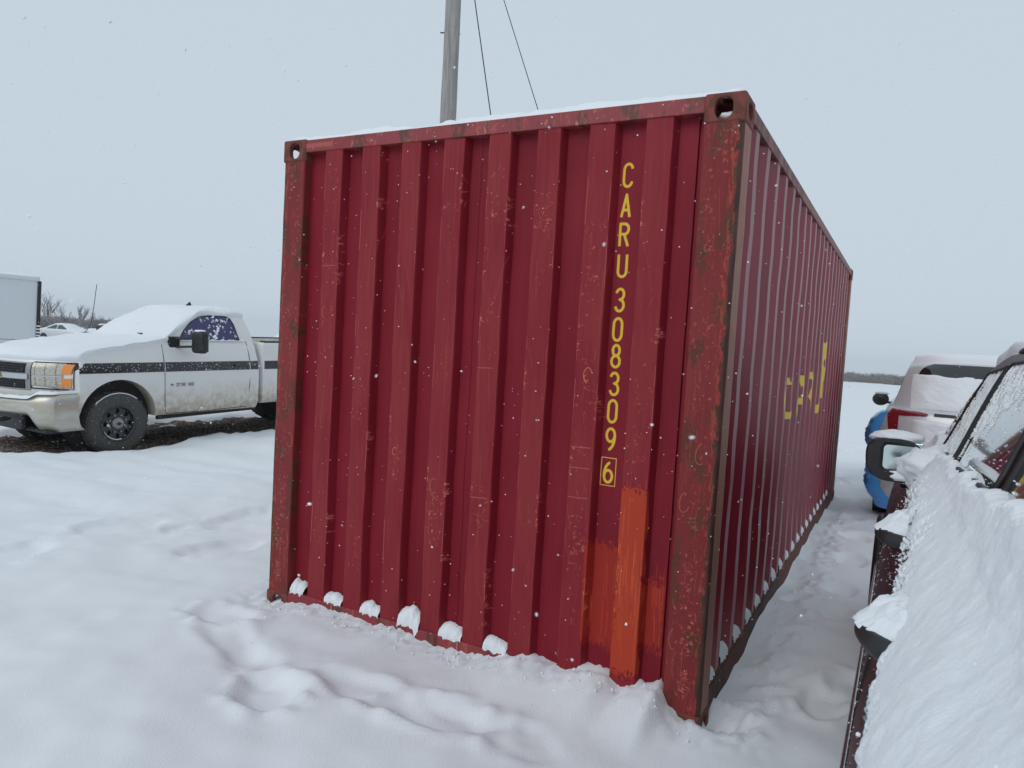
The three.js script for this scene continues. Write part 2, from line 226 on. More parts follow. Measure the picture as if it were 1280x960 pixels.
    for (let i = 0; i < 3; i++) scuff(k, (a + b) / 2 - FX0, yy(rr(0.25, 2.4)), 0.07, rr(0.05, 0.2), 8, 0.4);
    for (let i = 0; i < 8; i++) scratch(k, rr(b, a) - FX0, yy(rr(0.3, 2.3)), rr(0.03, 0.22), rr(1.3, 1.8), 0.0018, 0.35);
  }
  for (const [s, y, w, h, n] of [[0.845, 2.17, 0.09, 0.16, 34], [0.845, 2.1, 0.1, 0.05, 16], [0.59, 1.9, 0.09, 0.5, 40], [0.59, 0.75, 0.09, 0.2, 40], [0.6, 1.35, 0.09, 0.5, 34], [1.34, 0.72, 0.09, 0.3, 60], [1.09, 0.8, 0.09, 0.2, 26], [0.34, 1.5, 0.09, 0.9, 36], [1.59, 0.95, 0.08, 0.2, 20], [1.84, 1.3, 0.08, 0.5, 22], [2.09, 1.7, 0.08, 0.5, 28], [1.1, 2.2, 0.08, 0.15, 14], [1.34, 2.2, 0.09, 0.04, 12], [0.59, 0.5, 0.08, 0.3, 20]]) scuff(k, sx(s), yy(y), w, h, n, 0.6);
  for (let i = 0; i < 70; i++) { const [a, b] = ribs[Math.floor(rnd() * 8)], x = rr(b, a) - FX0, y = rr(0.5, 2.5), l = rr(0.05, 0.4); c.strokeStyle = `rgba(${rnd() < 0.5 ? '92,46,36' : '160,84,56'},${rr(0.12, 0.34)})`; c.lineWidth = rr(0.002, 0.007) * k.ppm; c.beginPath(); c.moveTo(k.X(x), k.Y(yy(y))); c.lineTo(k.X(x + rr(-0.003, 0.003)), k.Y(yy(y - l))); c.stroke(); }
  for (let i = 0; i < 26; i++) { const [a, b] = ribs[Math.floor(rnd() * 8)], e = rnd() < 0.5 ? a : b; scuff(k, e - FX0, yy(rr(0.3, 2.4)), 0.02, rr(0.05, 0.2), 16, 0.75); }
  ringScratch(k, sx(0.585), yy(1.46), 0.018, 0.8); ringScratch(k, sx(0.59), yy(1.44), 0.01, 0.8); ringScratch(k, sx(1.34), yy(0.85), 0.03); ringScratch(k, sx(1.6), yy(1.0), 0.012, 0.8); ringScratch(k, sx(2.1), yy(1.68), 0.02); ringScratch(k, sx(1.09), yy(2.17), 0.016);
  for (const [y, s] of [[1.05, 0.59], [1.14, 0.59], [0.92, 0.59], [0.84, 1.09], [1.92, 2.09], [1.45, 1.1]]) { c.strokeStyle = scrapeCols[1] + '0.55)'; c.lineWidth = 3; c.beginPath(); c.moveTo(k.X(sx(s + 0.05)), k.Y(yy(y))); c.lineTo(k.X(sx(s - 0.04)), k.Y(yy(y + 0.004))); c.stroke(); }
  // CARU 308309 6 down the panel
  const chars = 'CARU308309'.split(''), top = [2.361, 2.233, 2.111, 1.983, 1.837, 1.712, 1.598, 1.479, 1.361, 1.239];
  const s0 = 0.478; chars.forEach((ch, i) => write(k, ch, sx(s0), yy(top[i] - 0.100), 0.037, 0.094, 0.0120));
  write(k, '6', sx(s0), yy(1.000), 0.036, 0.088, 0.0120); c.strokeStyle = 'rgb(220,180,92)'; c.lineWidth = 0.004 * k.ppm; c.strokeRect(k.X(sx(s0 + 0.033)), k.Y(yy(1.106)), 0.066 * k.ppm, 0.120 * k.ppm);
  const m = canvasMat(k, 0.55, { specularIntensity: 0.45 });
  // profile across the sheet, x then z (proud ribs at z = -0.010, pans 46 mm deeper)
  const prof = [[FX0, -0.056]], zo = -0.012, zi = -0.058;
  for (const [a, b] of [...ribs].reverse()) { prof.push([b - 0.017, zi], [b, zo], [a, zo], [a + 0.017, zi]); if (a < -1.2 && a > -1.35) prof.push([-1.209, zi], [-1.205, zi + 0.003], [-1.201, zi]); }
  prof.push([-0.190, zi], [-0.187, zi - 0.012], [-0.183, zi - 0.012], [-0.180, zi], [FX1, zi]);
  const fine = []; for (let i = 0; i < prof.length; i++) { fine.push(prof[i]); }
  const ny = 40; const g = gridGeo(fine.length - 1, ny, (i, j) => { const y = lerp(0.13, 2.53, j / ny), [x, z] = fine[i]; const den = 0.0035 * n2(x * 2.2, y * 1.7) + 0.0025 * n2(x * 6, y * 4 + 9); return [x, y, z + den, (x - FX0) / wM, (y - y0) / hM]; });
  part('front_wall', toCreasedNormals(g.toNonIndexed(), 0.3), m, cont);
}
{ // long side facing the cars, with the worn owner's mark
  const z0 = -0.17, z1 = -L + 0.17, wM = z0 - z1, y0 = 0.1, hM = 2.42, k = paintCanvas(wM, hM, 350, 0.0, [130, 28, 44]);
  const { c } = k, U = al => (al + z0), yy = y => y - y0; c.save();
  // worn capitals, letter faces broken by bare paint
  const cap = (ch, al, y, w, h, lw) => write(k, ch, U(al), yy(y), w, h, lw, 'rgb(224,190,48)');
  c.fillStyle = 'rgb(224,190,48)'; [['C', 1.66, 2.14, 1.20, 1.46], ['A', 2.22, 2.72, 1.20, 1.47], ['R', 2.82, 3.26, 1.18, 1.49], ['U', 3.34, 3.86, 1.14, 1.56]].forEach(([ch, a, b, ya, yb]) => { c.save(); c.font = 'bold 100px sans-serif'; c.textAlign = 'left'; c.textBaseline = 'alphabetic'; const wd = c.measureText(ch).width; c.translate(k.X(U(a)), k.Y(yy(ya))); c.scale((b - a) * k.ppm / wd, (yb - ya) * k.ppm / 73); c.fillText(ch, 0, 0); c.restore(); });
  c.fillStyle = 'rgb(224,190,48)'; for (const [a, b, ya, yb] of [[3.70, 3.90, 1.25, 1.58], [3.80, 4.12, 1.40, 1.74]]) c.fillRect(k.X(U(a)), k.Y(yy(yb)), (b - a) * k.ppm, (yb - ya) * k.ppm);
  for (let i = 0; i < 130; i++) { c.fillStyle = 'rgba(120,30,46,0.95)'; const al = rr(1.5, 4.2), y = rr(1.05, 1.8); c.beginPath(); c.ellipse(k.X(U(al)), k.Y(yy(y)), rr(0.005, 0.04) * k.ppm, rr(0.008, 0.06) * k.ppm, 0, 0, 7); c.fill(); }
  c.restore(); 
  for (let i = 0; i < 40; i++) scuff(k, rr(0.1, wM - 0.1), rr(0.1, 2.3), 0.1, 0.3, 5, 0.4);
  for (let i = 0; i < 30; i++) { c.strokeStyle = 'rgba(190,120,96,0.35)'; c.lineWidth = rr(1, 4); const al = rr(3.0, 4.2), y = rr(0.8, 1.2); c.beginPath(); c.moveTo(k.X(U(al)), k.Y(yy(y))); c.lineTo(k.X(U(al)), k.Y(yy(y - rr(0.05, 0.25)))); c.stroke(); }
  const m = canvasMat(k, 0.42, { clearcoat: 0.18, clearcoatRoughness: 0.32 });
  const wall = side => { // side: +1 right (x = 0), -1 left
    const xo = side > 0 ? -0.012 : -W + 0.012, xi = side > 0 ? -0.048 : -W + 0.048, pr = [[z0, xi]]; let z = z0 - 0.05;
    while (z - 0.278 > z1) { pr.push([z, xi], [z - 0.068, xo], [z - 0.140, xo], [z - 0.208, xi]); z -= 0.278; } pr.push([z1, xi]);
    const ny = 16; const g = gridGeo(pr.length - 1, ny, (i, j) => { const y = lerp(0.15, 2.54, j / ny), [zz, x] = pr[i]; return [x + 0.0025 * n2(zz * 1.8 + side * 9, y * 1.6) + 0.003 * n2(zz * 0.7, y * 3), y, zz, (z0 - zz) / wM, (y - y0) / hM]; });
    return toCreasedNormals(g.toNonIndexed(), 0.3);
  };
  part('side_wall', wall(1), m, cont); const ml = new THREE.MeshPhysicalMaterial({ roughness: 0.45 }); ml.color.set('rgb(128,38,58)'); part('side_wall', wall(-1), ml, cont);
  // roof, floor and closed far end
  const rp = []; for (let z = -0.1; z > -L + 0.1; z -= 0.209) rp.push([z, 2.565], [z - 0.09, 2.565], [z - 0.105, 2.547], [z - 0.195, 2.547]);
  part('roof', gridGeo(rp.length - 1, 1, (i, j) => [lerp(-0.04, -W + 0.04, j), rp[i][1], rp[i][0]]), ml, cont);
  part('floor', box(W - 0.12, 0.03, L - 0.2, -W / 2, 0.16, -L / 2), M.under, cont);
  for (const sx of [-1, 1]) { const d = part('door', box(1.06, 2.3, 0.05, -W / 2 + sx * 0.54, 1.32, -L + 0.05, 0.01), ml, cont); for (const q of [-0.3, 0.3]) part('lock_rod', new THREE.CylinderGeometry(0.02, 0.02, 2.35, 10).translate(-W / 2 + sx * 0.54 + q, 1.32, -L + 0.005), M.steelGrey, d); }
}
{ // posts: face, rubbed rusty corner, side return
  const k = paintCanvas(0.36, 2.4, 800, 0.06, [126, 44, 45], 0.012), { c } = k;
  // strip layout in u: 0..0.16 face, 0.16..0.20 corner, 0.20..0.36 side
  const im = c.getImageData(0, 0, k.cv.width, k.cv.height);
  for (let j = 0; j < k.cv.height; j++) for (let i = 0; i < k.cv.width; i++) {
    const x = i / k.ppm, y = j / k.ppm, q = (j * k.cv.width + i) * 4, e = 0.012 * n2(y * 9, x * 40) + 0.006 * n2(y * 40, x * 90);
    const rust = sstep(0.151, 0.156, x + e) * (1 - sstep(0.184, 0.187, x + e * 0.3)), sd = sstep(0.184, 0.188, x + e * 0.3), g = rnd() - 0.5, bl = 0.5 + 0.5 * n2(x * 30, y * 7);
    const or = sstep(0.132 + 0.012 * n2(y * 3, 1), 0.15, x + e * 1.6) * (1 - rust) * sstep(-0.5, 0.1, n2(y * 14, x * 60) + n2(y * 3.1, 4) * 0.7);
    let r = im.data[q], gg = im.data[q + 1], b = im.data[q + 2];
    r = lerp(r, 176, or * 0.55); gg = lerp(gg, 86, or * 0.55); b = lerp(b, 64, or * 0.55);
    r = lerp(r, 66 + 26 * bl + 20 * g, rust); gg = lerp(gg, 48 + 12 * bl + 14 * g, rust); b = lerp(b, 42 + 6 * bl + 12 * g, rust);
    r = lerp(r, 150 + 18 * bl + 22 * g, sd * 0.9); gg = lerp(gg, 108 + 16 * bl + 20 * g, sd * 0.9); b = lerp(b, 96 + 12 * bl + 18 * g, sd * 0.9);
    im.data[q] = r; im.data[q + 1] = gg; im.data[q + 2] = b;
  }
  c.putImageData(im, 0, 0);
  for (let i = 0; i < 70; i++) scuff(k, rr(0.01, 0.14), rr(0.05, 2.35), 0.05, 0.2, 5, 0.5); for (let i = 0; i < 26; i++) scratch(k, rr(0.02, 0.13), rr(0.05, 2.3), rr(0.03, 0.16), rr(1.45, 1.7), 0.0016, 0.35); for (let i = 0; i < 8; i++) scuff(k, rr(0.05, 0.12), rr(0.2, 0.75), 0.05, 0.1, 14, 0.7); for (let i = 0; i < 4; i++) ringScratch(k, rr(0.03, 0.12), rr(0.1, 2.3), rr(0.008, 0.03), 0.5);
  const m = canvasMat(k, 0.6, { specularIntensity: 0.5 });
  const post = (sx, front) => { // build the right front post, mirror for the others
    const p = [[-0.158, -0.06, 0], [-0.158, -0.008, 0.004], [-0.154, -0.004, 0.008], [-0.026, -0.004, 0.152]]; for (let i = 1; i <= 5; i++) { const a = PI / 2 - (i / 5) * PI / 2; p.push([-0.026 + 0.022 * Math.cos(a), -0.026 + 0.022 * Math.sin(a), 0.152 + i * 0.006]); } p.push([-0.004, -0.15, 0.34], [-0.012, -0.158, 0.345], [-0.05, -0.158, 0.36]);
    const mx = x => sx > 0 ? x : -W - x, mz = z => front ? z : -L - z;
    const g = gridGeo(p.length - 1, 24, (i, j) => { const y = lerp(0.1, 2.49, j / 24), q = p[i]; return [mx(q[0] + 0.0012 * n2(y * 3 + sx, i)), y, mz(q[1] + 0.002 * n2(y * 2.4 + sx * 3, i * 0.4)), q[2] / 0.36, y / 2.6]; });
    return toCreasedNormals(g.toNonIndexed(), 0.5);
  };
  for (const sx of [1, -1]) for (const fr of [true, false]) part('corner_post', post(sx, fr), m, cont);
  const kc = paintCanvas(0.3, 0.3, 900, 0.05, [122, 60, 52], 0.24), mc = canvasMat(kc, 0.8);
  const casting = (sx, fr, top) => {
    const hole = (rx, ry, d) => { const s = new THREE.Shape(); s.absellipse(0, 0, rx, ry, 0, 7); const q = new THREE.Shape(); const N = 28; for (let i = 0; i < N; i++) { const a = i / N * 2 * PI, cx = Math.sign(Math.cos(a)) * Math.pow(Math.abs(Math.cos(a)), 0.75) * rx, cy = Math.sign(Math.sin(a)) * Math.pow(Math.abs(Math.sin(a)), 0.75) * ry; i ? q.lineTo(cx, cy) : q.moveTo(cx, cy); } return new THREE.ExtrudeGeometry(q, { depth: d, bevelEnabled: false }).translate(0, 0, -d / 2); };
    const o = new RoundedBoxGeometry(0.162, 0.118, 0.178, 3, 0.012);
    let g = minus(o, box(0.112, 0.075, 0.128), hole(0.036, 0.042, 0.1).translate(-0.004, 0, 0.089), hole(0.042, 0.031, 0.1).rotateY(PI / 2).translate(0.081, 0, 0), hole(0.032, 0.055, 0.1).rotateX(PI / 2).translate(0, (top ? 1 : -1) * 0.059, 0));
    g = g.clone(); if (sx < 0) g.scale(-1, 1, 1); if (!fr) g.scale(1, 1, -1); if ((sx < 0) !== (!fr)) { const gg = g.index ? g.toNonIndexed() : g; const pa = gg.attributes.position; for (let i = 0; i < pa.count; i += 3) for (const a of Object.values(gg.attributes)) for (let q = 0; q < a.itemSize; q++) { const t = a.array[(i + 1) * a.itemSize + q]; a.array[(i + 1) * a.itemSize + q] = a.array[(i + 2) * a.itemSize + q]; a.array[(i + 2) * a.itemSize + q] = t; } g = gg; }
    g.computeVertexNormals(); g = toCreasedNormals(g.index ? g.toNonIndexed() : g, 0.6);
    return g.translate(sx > 0 ? -0.081 : -W + 0.081, top ? H - 0.059 : 0.059, fr ? -0.089 : -L + 0.089);
  };
  for (const sx of [1, -1]) for (const fr of [true, false]) for (const tp of [true, false]) part('corner_casting', casting(sx, fr, tp), mc, cont);
  const kr = paintCanvas(2.1, 0.12, 700, 0.12, [138, 50, 54], 0.03); for (let i = 0; i < 60; i++) scuff(kr, rr(0.02, 2.08), rr(0.0, 0.1), 0.08, 0.05, 6, 0.6);
  const mr = canvasMat(kr, 0.5);
  const rail = (w, h, d, x, y, z) => { const g = new RoundedBoxGeometry(w, h, d, 2, 0.004).translate(x, y, z), p = g.attributes.position, u = g.attributes.uv; for (let i = 0; i < p.count; i++) u.setXY(i, Math.abs(w > d ? p.getX(i) : p.getZ(i)) / 2.1, ((p.getY(i) + p.getX(i) * 0) / 0.12) % 1 * 0.5 + 0.2); return g; };
  part('top_rail', rail(W - 0.32, 0.064, 0.06, -W / 2, 2.552, -0.036), mr, cont);
  part('bottom_rail', rail(W - 0.32, 0.12, 0.062, -W / 2, 0.078, -0.037), mr, cont);
  part('top_rail', rail(W - 0.32, 0.064, 0.06, -W / 2, 2.552, -L + 0.036), mr, cont); part('bottom_rail', rail(W - 0.32, 0.12, 0.062, -W / 2, 0.078, -L + 0.037), mr, cont);
  const ks = paintCanvas(2.1, 0.12, 300, 0.1, [128, 82, 76], 0.2), ms = canvasMat(ks, 0.6);
  const kb = paintCanvas(2.1, 0.12, 300, 0.1, [64, 44, 42], 0.3), mb = canvasMat(kb, 0.8);
  for (const x of [-0.034, -W + 0.034]) { part('side_top_rail', rail(0.058, 0.058, L - 0.35, x, 2.55, -L / 2), ms, cont); part('side_bottom_rail', rail(0.05, 0.15, L - 0.35, x, 0.095, -L / 2), mb, cont); part('side_bottom_rail_flange', rail(0.05, 0.018, L - 0.36, x - Math.sign(x + W / 2) * 0.0, 0.185, -L / 2), mb, cont); }
}
function lumpGeo(sx, sy, sz, amp = 0.25, fr = 3, seg = 14) { const g = new THREE.SphereGeometry(1, seg, Math.round(seg * 0.75)), p = g.attributes.position, o = rr(0, 99); const v = new THREE.Vector3(); for (let i = 0; i < p.count; i++) { v.fromBufferAttribute(p, i); const k = 1 + amp * n3(v.x * fr * 0.5 + o, v.y * fr * 0.5, v.z * fr * 0.5) + amp * 0.4 * n3(v.x * fr + o, v.y * fr, v.z * fr + 5); p.setXYZ(i, v.x * k * sx, v.y * k * sy, v.z * k * sz); } const m = mergeVertices((g.deleteAttribute('normal'), g.deleteAttribute('uv'), g), 1e-4); m.computeVertexNormals(); return m; }
function wedge(w, h, d, ragged = 0.2) { // snow banked in a pan: flat back, sloping front, crumbly edge
  const o = rr(0, 99), N = 26, Mv = 14;
  return gridGeo(N, Mv, (i, j) => { const u = i / N, v = j / Mv, a = v * PI * 0.5; const tp = h * (0.85 + 0.16 * n2(u * 1.6 + o, 0) + 0.05 * n2(u * 7 + o, 2)) * Math.pow(Math.sin(PI * clamp(u * 0.96 + 0.02)), 0.12) * (1.12 - 0.3 * u), low = ragged * h * Math.max(0, n2(u * 5 + o, 3) + 0.5 * n2(u * 14 + o, 8)); const r = 0.003 * n2(u * 6 + o, v * 5) + 0.0012 * n2(u * 22, v * 20 + o);
    const y = Math.cos(a) * tp * (v < 0.8 ? 1 : 1) - (v > 0.8 ? (v - 0.8) / 0.2 * (low + 0.006) : 0); return [(u - 0.5) * w, y + r * 0.2, Math.sin(a) * (d) * (1 + 0.1 * n2(u * 3 + o, 1)) + r]; });
}
{ // snow resting on the container
  const put = (g, x, y, z, name, label, cat, group, m = M.snowSmooth) => { const o = part(name, g, m, scene); o.position.copy(cont.localToWorld(new THREE.Vector3(x, y, z))); o.rotation.copy(cont.rotation); return tag(o, label, cat, group); };
  cont.updateMatrixWorld();
  [[2.212, 0.095, 0.075], [1.957, 0.12, 0.055], [1.708, 0.125, 0.065], [1.458, 0.13, 0.105], [1.212, 0.13, 0.07], [0.962, 0.125, 0.06]].forEach(([s, w, h], i) => put(wedge(w, h, 0.046, i === 3 ? 0.35 : 0.12), -s, 0.139, -0.052, 'snow_clump', 'small wedge of snow on the bottom rail between two ribs of the container end', 'snow', 'snow wedges along the container end'));
  for (let k = 0; k < 19; k++) { const z = -0.17 - 0.05 - 0.278 * k - 0.034 + 0.0; put(wedge(0.15, 0.06 + 0.025 * rnd(), 0.036, 0.05).rotateY(PI / 2), -0.046, 0.196, z + 0.06, 'snow_clump', 'small wedge of snow in a pan at the foot of the container long side', 'snow', 'snow wedges along the container long side'); }
  const nx = 90, nz = 180; const g = gridGeo(nx, nz, (i, j) => { const u = i / nx, v = j / nz, x = lerp(-0.012, -W + 0.012, u) + 0.006 * n2(v * 60, u * 9), z = lerp(-0.012, -L + 0.012, v) + 0.006 * n2(u * 60, v * 7), e = Math.min(u, 1 - u, v * 2.4, (1 - v) * 2.4); return [x, !i || i === nx || !j || j === nz ? 2.572 : 2.585 + (0.030 + 0.012 * n2(x * 2, z * 2) + 0.006 * n2(x * 9, z * 9)) * sstep(-0.004, 0.006, e), z]; });
  const rs = part('roof_snow', g, M.snowSmooth, scene); rs.position.copy(cont.position); rs.rotation.copy(cont.rotation); tag(rs, 'thin layer of snow lying on the container roof', 'snow');
  put(lumpGeo(0.045, 0.026, 0.05, 0.2).translate(0, 0, 0), -0.070, H - 0.082, -0.075, 'snow_lump', 'snow filling the hole of the top corner casting beside the long side', 'snow');
  put(lumpGeo(0.045, 0.022, 0.05, 0.2), -W + 0.095, H - 0.088, -0.07, 'snow_lump', 'snow filling the hole of the top corner casting at the pickup side', 'snow');
}

// ------------------------------------------------------------------ vehicle hulls: stacked plan slices
// x runs from the nose to the tail, +z is the driver's side; slice: h, xf, bf, xr, br, w
function hull(rows, o = {}) {
  const pf = o.pf ?? 2.6, pr = o.pr ?? 5, keys = ['h', 'xf', 'bf', 'xr', 'br', 'w'];
  const curve = keys.map((_, q) => new THREE.CatmullRomCurve3(rows.map((r, i) => new THREE.Vector3(i, r[q], 0)), false, 'catmullrom', 0.35));
  const at = t => { const out = {}; const i = clamp(t) * (rows.length - 1), a = Math.min(rows.length - 2, Math.floor(i)), f = i - a; keys.forEach((k, q) => { const p = j => rows[clamp(j, 0, rows.length - 1)][q]; const m0 = (p(a + 1) - p(a - 1)) / 2 * 0.6, m1 = (p(a + 2) - p(a)) / 2 * 0.6, f2 = f * f, f3 = f2 * f; out[k] = (2 * f3 - 3 * f2 + 1) * p(a) + (f3 - 2 * f2 + f) * m0 + (-2 * f3 + 3 * f2) * p(a + 1) + (f3 - f2) * m1; }); return out; };
  const nv = o.nv ?? (rows.length - 1) * 4, nf = o.nf ?? 20, ns = o.ns ?? 30;
  const sl = []; for (let j = 0; j <= nv; j++) sl.push(at(j / nv));
  const byH = h => { let lo = 0; while (lo < sl.length - 2 && sl[lo + 1].h < h) lo++; const a = sl[lo], b = sl[lo + 1], t = clamp((h - a.h) / (b.h - a.h || 1)); const r = {}; keys.forEach(k => r[k] = lerp(a[k], b[k], t)); return r; };
  const ring = s => { const p = []; for (let i = 0; i <= nf; i++) { const z = -Math.cos(i / nf * PI); const q = Math.sign(z) * Math.pow(Math.abs(z), 0.8); p.push([s.xf + s.bf * Math.pow(Math.abs(q), pf), q * s.w]); } for (let i = 1; i < ns; i++) p.push([lerp(s.xf + s.bf, s.xr - s.br, i / ns), s.w]); for (let i = 0; i <= nf; i++) { const z = Math.cos(i / nf * PI); const q = Math.sign(z) * Math.pow(Math.abs(z), 0.8); p.push([s.xr - s.br * Math.pow(Math.abs(q), pr), q * s.w]); } for (let i = 1; i < ns; i++) p.push([lerp(s.xr - s.br, s.xf + s.bf, i / ns), -s.w]); return p; };
  const rings = sl.map(ring), n = rings[0].length, pos = [], idx = [];
  rings.forEach((r, j) => r.forEach(p => pos.push(p[0], sl[j].h, p[1])));
  for (let j = 0; j < nv; j++) for (let i = 0; i < n; i++) { const a = j * n + i, b = j * n + (i + 1) % n, c = a + n, d = b + n; idx.push(a, b, d, a, d, c); }
  const cap = (j, flip) => { // strip across between the two sides of the ring
    const base = j * n, F = nf + 1, S = ns - 1; const left = [], right = [];
    for (let i = 0; i <= nf / 2; i++) { left.push(base + nf / 2 - i); right.push(base + nf / 2 + i); } for (let i = 0; i < S; i++) { right.push(base + F + i); left.push(base + n - 1 - i); } for (let i = 0; i <= nf / 2; i++) { right.push(base + F + S + i); left.push(base + F + S + F - 1 - i); }
    for (let i = 0; i < left.length - 1; i++) { const a = left[i], b = right[i], c = left[i + 1], d = right[i + 1]; if (a !== b) idx.push(...(flip ? [a, d, b] : [a, b, d])); if (c !== d) idx.push(...(flip ? [a, c, d] : [a, d, c])); }
  };
  cap(0, true); cap(nv, false);
  const g = new THREE.BufferGeometry(); g.setAttribute('position', new THREE.Float32BufferAttribute(pos, 3)); g.setIndex(idx); g.computeVertexNormals(); const uv = []; for (let i = 0; i < pos.length; i += 3) uv.push(pos[i], pos[i + 1]); g.setAttribute('uv', new THREE.Float32BufferAttribute(uv, 2));
  const side = (x, h) => { const s = byH(h); if (x < s.xf + s.bf) return s.w * Math.pow(clamp((x - s.xf) / (s.bf || 1e-6)), 1 / pf); if (x > s.xr - s.br) return s.w * Math.pow(clamp((s.xr - x) / (s.br || 1e-6)), 1 / pr); return s.w; };
  const frontX = (z, h) => { const s = byH(h); return s.xf + s.bf * Math.pow(clamp(Math.abs(z) / s.w), pf); }, rearX = (z, h) => { const s = byH(h); return s.xr - s.br * Math.pow(clamp(Math.abs(z) / s.w), pr); };
  return { g, side, frontX, rearX, byH, rings, sl, n };
}
const finish = (g, a = 0.6) => { let q = g.clone(); q.deleteAttribute('normal'); q = mergeVertices(q, 1e-4); return toCreasedNormals(q.toNonIndexed(), a); };
const arches = (g, list, depth = 0.34, w = 1) => minus(g, ...list.flatMap(([x, y, r]) => [1, -1].map(s => new THREE.CylinderGeometry(r, r, depth, 40).rotateX(PI / 2).translate(x, y, s * (w - depth / 2 + 0.1)))));
// panel on a side, front or rear surface; poly = convex outline in (a, h)
function rowSpan(poly, h) { let lo = 1e9, hi = -1e9; for (let i = 0; i < poly.length; i++) { const a = poly[i], b = poly[(i + 1) % poly.length]; if ((a[1] - h) * (b[1] - h) <= 0 && a[1] !== b[1]) { const x = lerp(a[0], b[0], (h - a[1]) / (b[1] - a[1])); lo = Math.min(lo, x); hi = Math.max(hi, x); } } return [lo, hi]; }
function patch(poly, lift, off, na = 16, nh = 10, depth = 0.02) { // lift(a,h,off) -> [x,y,z]
  const hs = poly.map(p => p[1]), h0 = Math.min(...hs) + 1e-4, h1 = Math.max(...hs) - 1e-4; const sp = []; for (let j = 0; j <= nh; j++) { const h = lerp(h0, h1, j / nh); sp.push([h, ...rowSpan(poly, h)]); }
  const face = gridGeo(na, nh, (i, j) => { const [h, a, b] = sp[j]; return lift(lerp(a, b, i / na), h, off); });
  const rim = []; for (let j = 0; j <= nh; j++) rim.push([sp[j][2], sp[j][0]]); for (let j = nh; j >= 0; j--) rim.push([sp[j][1], sp[j][0]]); 
  const bottom = []; for (let i = 0; i <= na; i++) bottom.push([lerp(sp[0][1], sp[0][2], i / na), sp[0][0]]); const topE = []; for (let i = na; i >= 0; i--) topE.push([lerp(sp[nh][1], sp[nh][2], i / na), sp[nh][0]]);
  const loop = [...bottom, ...rim.slice(1, nh), ...topE, ...rim.slice(nh + 2, -1)];
  const edge = gridGeo(loop.length, 1, (i, j) => { const p = loop[i % loop.length]; return lift(p[0], p[1], j ? off : off - depth); });
  return merge([face, edge]);
}
const outline = (poly, lift, off, r, sub = 6) => { const pts = []; for (let i = 0; i < poly.length; i++) { const a = poly[i], b = poly[(i + 1) % poly.length]; for (let k = 0; k < sub; k++) pts.push(new THREE.Vector3(...lift(lerp(a[0], b[0], k / sub), lerp(a[1], b[1], k / sub), off))); } return tube(pts, r, pts.length * 2, 6, true); };
const line = (pts, lift, off, r) => tube(pts.map(p => new THREE.Vector3(...lift(p[0], p[1], off))), r, 24, 6);
// snow lying on a hull where it faces up
function cover(Hh, T, lo = 0.3, hi = 0.7, f = () => 1, top = 1e9) {
  const n = Hh.n, nv = Hh.rings.length, g = Hh.g, p = g.attributes.position, nm = g.attributes.normal, out = [], ok = [];
  const th = i => { const x = p.getX(i), z = p.getZ(i), y = p.getY(i); return T * Math.max(sstep(lo, hi, nm.getY(i)), sstep(top - 0.05, top, y)) * (0.85 + 0.28 * n2(x * 2.3 + T * 99, z * 2.3) + 0.1 * n2(x * 9, z * 9 + y * 9)) * f(x, y, z) - 0.004; };
  for (let i = 0; i < p.count; i++) { const t = th(i); ok.push(t > -0.003); out.push(p.getX(i) + nm.getX(i) * t, p.getY(i) + nm.getY(i) * t, p.getZ(i) + nm.getZ(i) * t); }
  const idx = [], src = g.index.array; for (let i = 0; i < src.length; i += 3) if (ok[src[i]] || ok[src[i + 1]] || ok[src[i + 2]]) idx.push(src[i], src[i + 1], src[i + 2]);
  const q = new THREE.BufferGeometry(); q.setAttribute('position', new THREE.Float32BufferAttribute(out, 3)); q.setAttribute('uv', g.attributes.uv.clone()); q.setIndex(idx); q.computeVertexNormals(); return q;
}
function specks(list, parent, name, label, mtl = M.flake, size = 1) { // list of [x,y,z,nx,ny,nz,r]
  const g = new THREE.IcosahedronGeometry(1, 0), im = new THREE.InstancedMesh(g, mtl, list.length), d = new THREE.Object3D(); list.forEach((s, i) => { d.position.set(s[0], s[1], s[2]); d.rotation.set(rr(0, 6), rr(0, 6), rr(0, 6)); d.scale.set(s[6] * rr(0.7, 1.4), s[6] * rr(0.5, 1), s[6] * rr(0.7, 1.4)); d.updateMatrix(); im.setMatrixAt(i, d.matrix); }); im.name = parent === scene ? numbered(name) : name; im.userData.kind = 'stuff'; if (label) im.userData.label = label; parent.add(im); return im;
}
